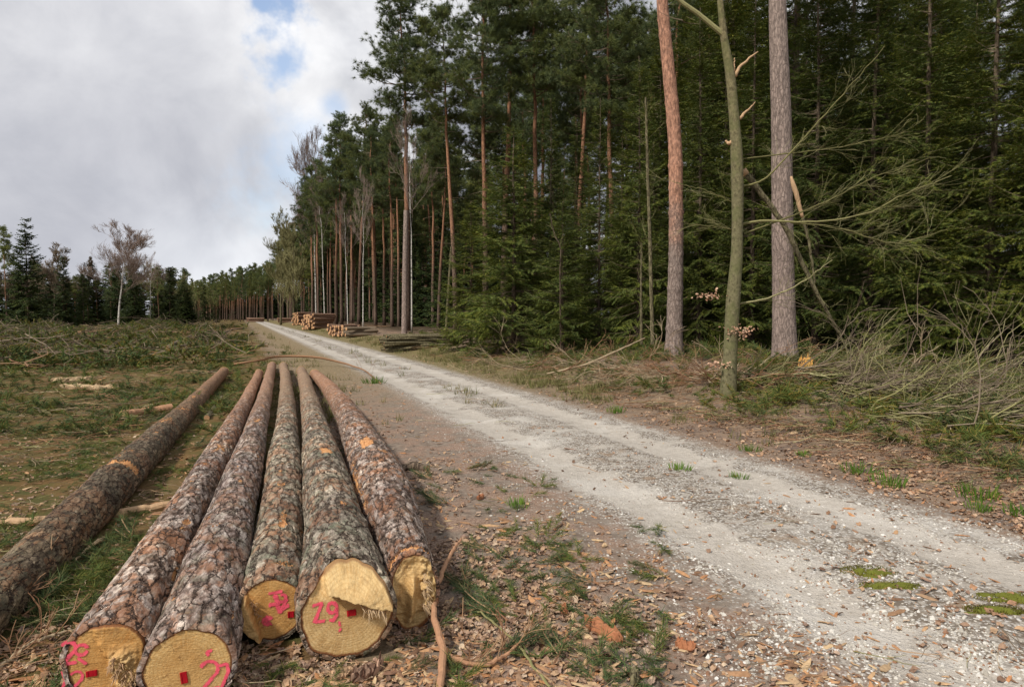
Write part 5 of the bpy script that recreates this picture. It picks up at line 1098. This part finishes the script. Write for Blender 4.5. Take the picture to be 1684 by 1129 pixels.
pt = np.where(u < 0, sstep(-u, 3.2, 5.0)*(.25+.75*sstep(nf_, .45, .6))*(.12+.88*sstep(Y, 5, 12))+.012, sstep(u, 1.5, 3.2)*sstep(9-u, 0, 1.5)*(.22+.6*sstep(nf_, .4, .55)))
k_ = (rng.random(len(X)) < pt) & clear_of_logs(X, Y, -.02) & (Y < 75); X, Y, u = X[k_], Y[k_], u[k_]; n_ = len(X); L_ = np.exp(rng.normal(np.log(.26), .6, n_)).clip(.06, 1.6)*(1+.02*Y)*(.35+.65*sstep(Y, 3, 9))
L_ = np.where(clear_of_logs(X, Y, .6), L_, np.minimum(L_, .22)); L_ = np.minimum(L_, .22+.03*Y); cl = rng.random(n_); L_ = np.where((cl > .72) & (cl < .84), np.minimum(L_, .5), L_)
yawn = rotz(np.where(rng.random(n_) < .6, rng.normal(.2, .5, n_), U(0, 6.28, n_)))@roty(rng.normal(0, .10, n_))@rotx(U(-.8, .8, n_))
for nm, mt, a, b, lb in (('twigs', 'twig_red', 0, .42, 'reddish brown twigs strewn over the slash'), ('twigs', 'twig_grey', .42, .72, 'grey brown twigs strewn over the slash'), ('twigs', 'twig_pale', .72, .84, 'pale peeled twigs and splinters strewn about'), ('twigs', 'twig_olive', .84, 1.01, 'olive twigs strewn about')):
    s = (cl >= a) & (cl < b); scatter(nm, TW, M[mt], X[s], Y[s], L_[s], lb, dz=.02+.05*rng.random(s.sum())*(1+0*Y[s]), rot=yawn[s])
Y = 15+62*rng.random(900)**.8; X = (U(-150, 560, 900)-842)/F*Y; k_ = (roadu(X, Y) < -3.4) & (fbm(X*.3, Y*.3, 77) > .47) & clear_of_logs(X, Y, 1.6); X, Y = X[k_], Y[k_]; n_ = len(X)
wv = rotz(np.where(rng.random(n_) < .7, rng.normal(.1, .5, n_), U(0, 6.28, n_)))@roty(rng.normal(0, .13, n_)); cl = rng.random(n_)
for mt, a, b in (('twig_red', 0, .45), ('twig_grey', .45, .9), ('twig_pale', .9, 1.01)):
    s = (cl >= a) & (cl < b); scatter('cut_limbs', TW, M[mt], X[s], Y[s], np.exp(rng.normal(np.log(1.1), .45, s.sum())).clip(.4, 3.0), 'limbs and tops left lying on the clearing', dz=.08+.25*rng.random(s.sum()), rot=wv[s])
# cut green branches: needles matted over the clearing and the right bank
def needle_clump(seed, n_=40, wd=.035):
    r__ = np.random.default_rng(seed); L = []; ax = np.array([1, 0, .15])
    for i in range(n_):
        t_ = r__.uniform(0, 1); b = ax*t_*.8+r__.normal(0, .03, 3); d = np.array([.9, 0, .2])+r__.normal(0, .65, 3)*[1, 1, .6]; d /= np.linalg.norm(d); p = np.cross(d, r__.normal(size=3)); p /= np.linalg.norm(p)+1e-9; L += [b-p*wd, b+p*wd, b+d*r__.uniform(.25, .5)]
    return tris_from(L)
NC = [needle_clump(i, 46, .02) for i in range(5)]; NCF = [needle_clump(10+i, 26, .045) for i in range(4)]; NCN = [needle_clump(20+i, 60, .012) for i in range(5)]
X, Y = scr(46000, 524, 1350, x1=1100, pw=1.5); u = roadu(X, Y); g1 = fbm(X*.45, Y*.45, 71); g2_ = fbm(X*1.6, Y*1.6, 73)
pg = sstep(-u, 2.6, 4.6)*(.05+.8*sstep(.4*g1+.6*g2_, .48, .56))*(.35+.65*sstep(Y, 6, 12)); pg = np.where((u < -1.0) & (Y < 7), np.maximum(pg, .07*sstep(g2_, .52, .6)), pg); pg = pg*(1-.85*((Y < 3.7) & (X > -1.3) & (X < -.3)))
k_ = (rng.random(len(X)) < pg) & clear_of_logs(X, Y, .03) & (Y < 110); X, Y = X[k_], Y[k_]; n_ = len(X); sp_ = Y+rng.normal(0, 3.0, n_); near = Y < 9; fr = (sp_ >= 27) & ~near & (rng.random(n_) < .38); mid_ = ~near & (sp_ < 27)
scatter('cut_green_branches', NCN, M['slash_blue'], X[near], Y[near], U(.10, .2, near.sum()), 'fresh green needle twigs matted around the logs', .22, .015)
scatter('cut_green_branches', NC, M['slash'], X[mid_], Y[mid_], U(.14, .32, mid_.sum())*(1+.02*Y[mid_]), 'green and browning cut branches matted over the clearing', .3, .03)
scatter('cut_green_branches', NCF, M['slash'], X[fr], Y[fr], U(.3, .6, fr.sum())*(1+.012*Y[fr]), 'cut branches covering the far part of the clearing', .45, .05)
# heaps of brush out on the clearing
Ms, Ts, hn = [], [], 0; HEAP = []
for i in range(120):
    Yh = float(U(20, 80)); px = float(U(-120, 425)); Xh = (px-842)/F*Yh
    if roadu(Xh, Yh) > -4.5: continue
    R_ = U(.4, 2.0); H_ = R_*U(.2, .55); m_ = int(60*R_); HEAP.append((Xh, Yh, R_, H_)); a = U(0, 6.28, m_); q = np.sqrt(rng.random(m_)); z_ = H_*(1-q**2)*U(.6, 1.1, m_); xx, yy = Xh+q*R_*np.cos(a), Yh+q*R_*np.sin(a)*.8
    Ts.append(np.stack([xx, yy, gz(xx, yy)+z_], -1)); dd = np.stack([np.cos(a), np.sin(a), U(-.3, .6, m_)], -1)+rng.normal(0, .4, (m_, 3)); Ms.append(frames(dd, U(0, 6.28, m_))*U(.3, .62, m_)[:, None, None]); hn += 1
mb = MB(); bake(mb, NCF, np.concatenate(Ms), np.concatenate(Ts)); o = mb.build('brush_heaps', M['slash']); tag(o, 'heaps of cut green branches on the clearing', kind='stuff')
hx = np.array(HEAP); k_ = rng.integers(0, len(hx), 1500); X = hx[k_, 0]+rng.normal(0, .6, 1500)*hx[k_, 2]; Y = hx[k_, 1]+rng.normal(0, .6, 1500)*hx[k_, 2]; dz_ = hx[k_, 3]*U(.1, 1.25, 1500)
scatter('heap_twigs', TW, M['twig_grey'], X, Y, U(.5, 2.2, 1500), 'grey brown limbs sticking out of the brush heaps', dz=dz_, rot=rotz(U(0, 6.28, 1500))@roty(rng.normal(0, .4, 1500)))
# right bank: needles, bramble and slash at the foot of the trees
X, Y = scr(26000, 548, 800, x0=560, x1=2000, pw=1.1); u = roadu(X, Y); g1 = fbm(X*.9, Y*.9, 81)
pg = sstep(u, 2.5, 4.0)*sstep(9-u, 0, 2)*(.1+.9*sstep(g1, .42, .56)); k_ = (rng.random(len(X)) < pg) & (Y < 60); X, Y = X[k_], Y[k_]; n_ = len(X)
o = scatter('cut_green_branches', NC, M['slash'], X, Y, U(.14, .3, n_)*(1+.02*Y), 'green cut branches along the foot of the spruces', .35, .04+.12*rng.random(n_))
# grass verge
GR = []
for sd_ in range(3):
    r__ = np.random.default_rng(sd_); L = []
    for i in range(12):
        p = np.array([*r__.uniform(-.5, .5, 2), 0]); b = r__.uniform(0, 6.28); wv = np.array([cos(b), sin(b), 0])*.035; L += [p-wv, p+wv, p+[r__.normal(0, .3), r__.normal(0, .3), r__.uniform(.35, .9)]]
    GR.append(tris_from(L))
X, Y = scr(30000, 540, 760, x0=380, x1=1500, pw=1.3); u = roadu(X, Y); g1 = fbm(X*1.3, Y*1.3, 91)
pg = (sstep(u, 1.5, 2.1)*sstep(5-u, 0, 2)+.5*sstep(-u, 1.6, 2.4)*sstep(4+u, 0, 1)+.3*np.exp(-(u/.25)**2))*sstep(g1, .48, .6)*sstep(Y, 8, 16)*.6; k_ = (rng.random(len(X)) < pg) & (Y < 90); X, Y = X[k_], Y[k_]; n_ = len(X)
m_, t_ = new_mat('dry_verge_grass'); g_ = t_.new('ShaderNodeNewGeometry').outputs['Random Per Island']; M['verge'] = finish(m_, t_, t_.ramp(g_, [(0, (.09, .11, .03)), (.5, (.16, .16, .05)), (1, (.3, .24, .12))]), .8, trans=.2)
scatter('verge_grass', GR, M['verge'], X, Y, U(.09, .2, n_)*(1+.02*Y), 'thin dry and green grass along the verges', .1, 0)

# ---- brush piles on the right bank
def brush_pile(label, boxes, mats, seed):
    r_ = np.random.default_rng(seed); c = on(*boxes[0][:2]); parts = []
    for mat in mats:
        mb = MB()
        for (px, py, n_, L, dirs, sp, hh) in boxes:
            if mat not in dirs: continue
            for q in range(int(n_)):
                g = on(px+r_.normal(0, sp), py+r_.normal(0, sp*.12)); g[2] += r_.uniform(-.02, hh); d = np.array(dirs[mat])+r_.normal(0, .38, 3)*[1, 1, .3]
                grow(mb, g-c, d, L*r_.uniform(.5, 1.2), r_.uniform(.006, .015), 2 if r_.random() < .6 else 1, r_, 4, .45, -.10, 4, minr=.003, wob=.19)
        parts.append((mb, M[mat]))
    o = build_two('brush_pile', None, parts); o.location = Vector([float(v) for v in c]); tag(o, label, 'brush pile', 'brush piles along the foot of the spruces')
R1 = (.85, -.2, .05); R2 = (.8, .1, .08)
brush_pile('big springy pile of olive twigs right of the grey trunk', [(1335, 640, 36, 1.2, {'twig_olive': R1, 'twig_grey': R2}, 30, .38), (1420, 665, 46, 1.3, {'twig_olive': R1, 'twig_grey': R2}, 40, .32), (1520, 695, 46, 1.3, {'twig_olive': R1, 'twig_grey': R1}, 45, .28), (1640, 715, 44, 1.3, {'twig_olive': R1, 'twig_grey': R1}, 50, .25), (1720, 720, 30, 1.3, {'twig_olive': R1}, 50, .25), (1490, 612, 7, .45, {'twig_pale': (.2, 0, .9)}, 45, .3)], ['twig_olive', 'twig_grey', 'twig_pale'], 5)
brush_pile('low tangle of reddish and pale twigs between the orange and green trunks', [(1060, 628, 22, .8, {'twig_red': (.8, -.1, .05), 'twig_pale': (-.7, -.1, .05)}, 45, .25), (1160, 632, 18, .8, {'twig_red': (-.8, -.1, .1), 'twig_pale': (.7, -.1, .1)}, 40, .25), (1240, 640, 22, .9, {'twig_red': (.9, -.1, .1), 'twig_olive': (.7, -.1, .1)}, 35, .3)], ['twig_red', 'twig_pale', 'twig_olive'], 6)
brush_pile('long low tangle of orange twigs under the first bushy spruces', [(900, 610, 18, 1.0, {'twig_red': (.9, -.1, .02), 'twig_pale': (-.7, -.1, .02)}, 50, .2), (1000, 618, 16, .9, {'twig_red': (.8, -.1, .05)}, 40, .2), (790, 596, 10, 1.0, {'twig_red': (.8, -.2, .03)}, 25, .2)], ['twig_red', 'twig_pale'], 7)
# ================================================================ labels for the many look-alike trees, counted from the left
FAM = {'back_spruce': ('dark spruce in the second row behind the clearing, {} spruce from the left there', 'second-row trees behind the clearing'),
       'back_bare': ('bare brownish tree in the second row behind the clearing, {} bare one from the left', 'second-row trees behind the clearing'),
       'back_pine': ('pine in the second row behind the clearing, {} pine from the left there', 'second-row trees behind the clearing'),
       'distant': ('distant pine closing the far end of the clearing, {} from the left', 'distant pines closing the clearing'),
       'gap': ('mixed tree of the ragged gap between dark treeline and distant pines, {} from the left', 'ragged trees between treeline and distant pines'),
       'distant_spruce': ('distant dark spruce behind the pines at the end of the clearing, {} from the left', 'distant spruces behind the far pines'),
       'forest': ('bare-trunked pine deep in the forest right of the track, {} from the left', 'pines deep in the forest'),
       'midpine': ('shorter pine with low green crown between the tall forest trunks, {} from the left', 'shorter pines between the tall trunks'),
       'under': ('low dark spruce under the forest pines, {} from the left', 'young spruces under the forest pines'),
       'inner': ('dark spruce in the rows behind the roadside spruces, {} from the left', 'spruces behind the roadside row'),
       'innerpine': ('tall pine rising behind the roadside spruces, {} from the left', 'pines behind the spruces')}
for fam, lst in AUTO.items():
    for i, (px, o) in enumerate(sorted(lst, key=lambda q: q[0])):
        o['label'] = FAM[fam][0].format(ordinal(i)); o['group'] = FAM[fam][1]
for k, (o, used) in protos.items():
    if not used:
        for c in list(o.children): bpy.data.objects.remove(c)
        bpy.data.objects.remove(o)
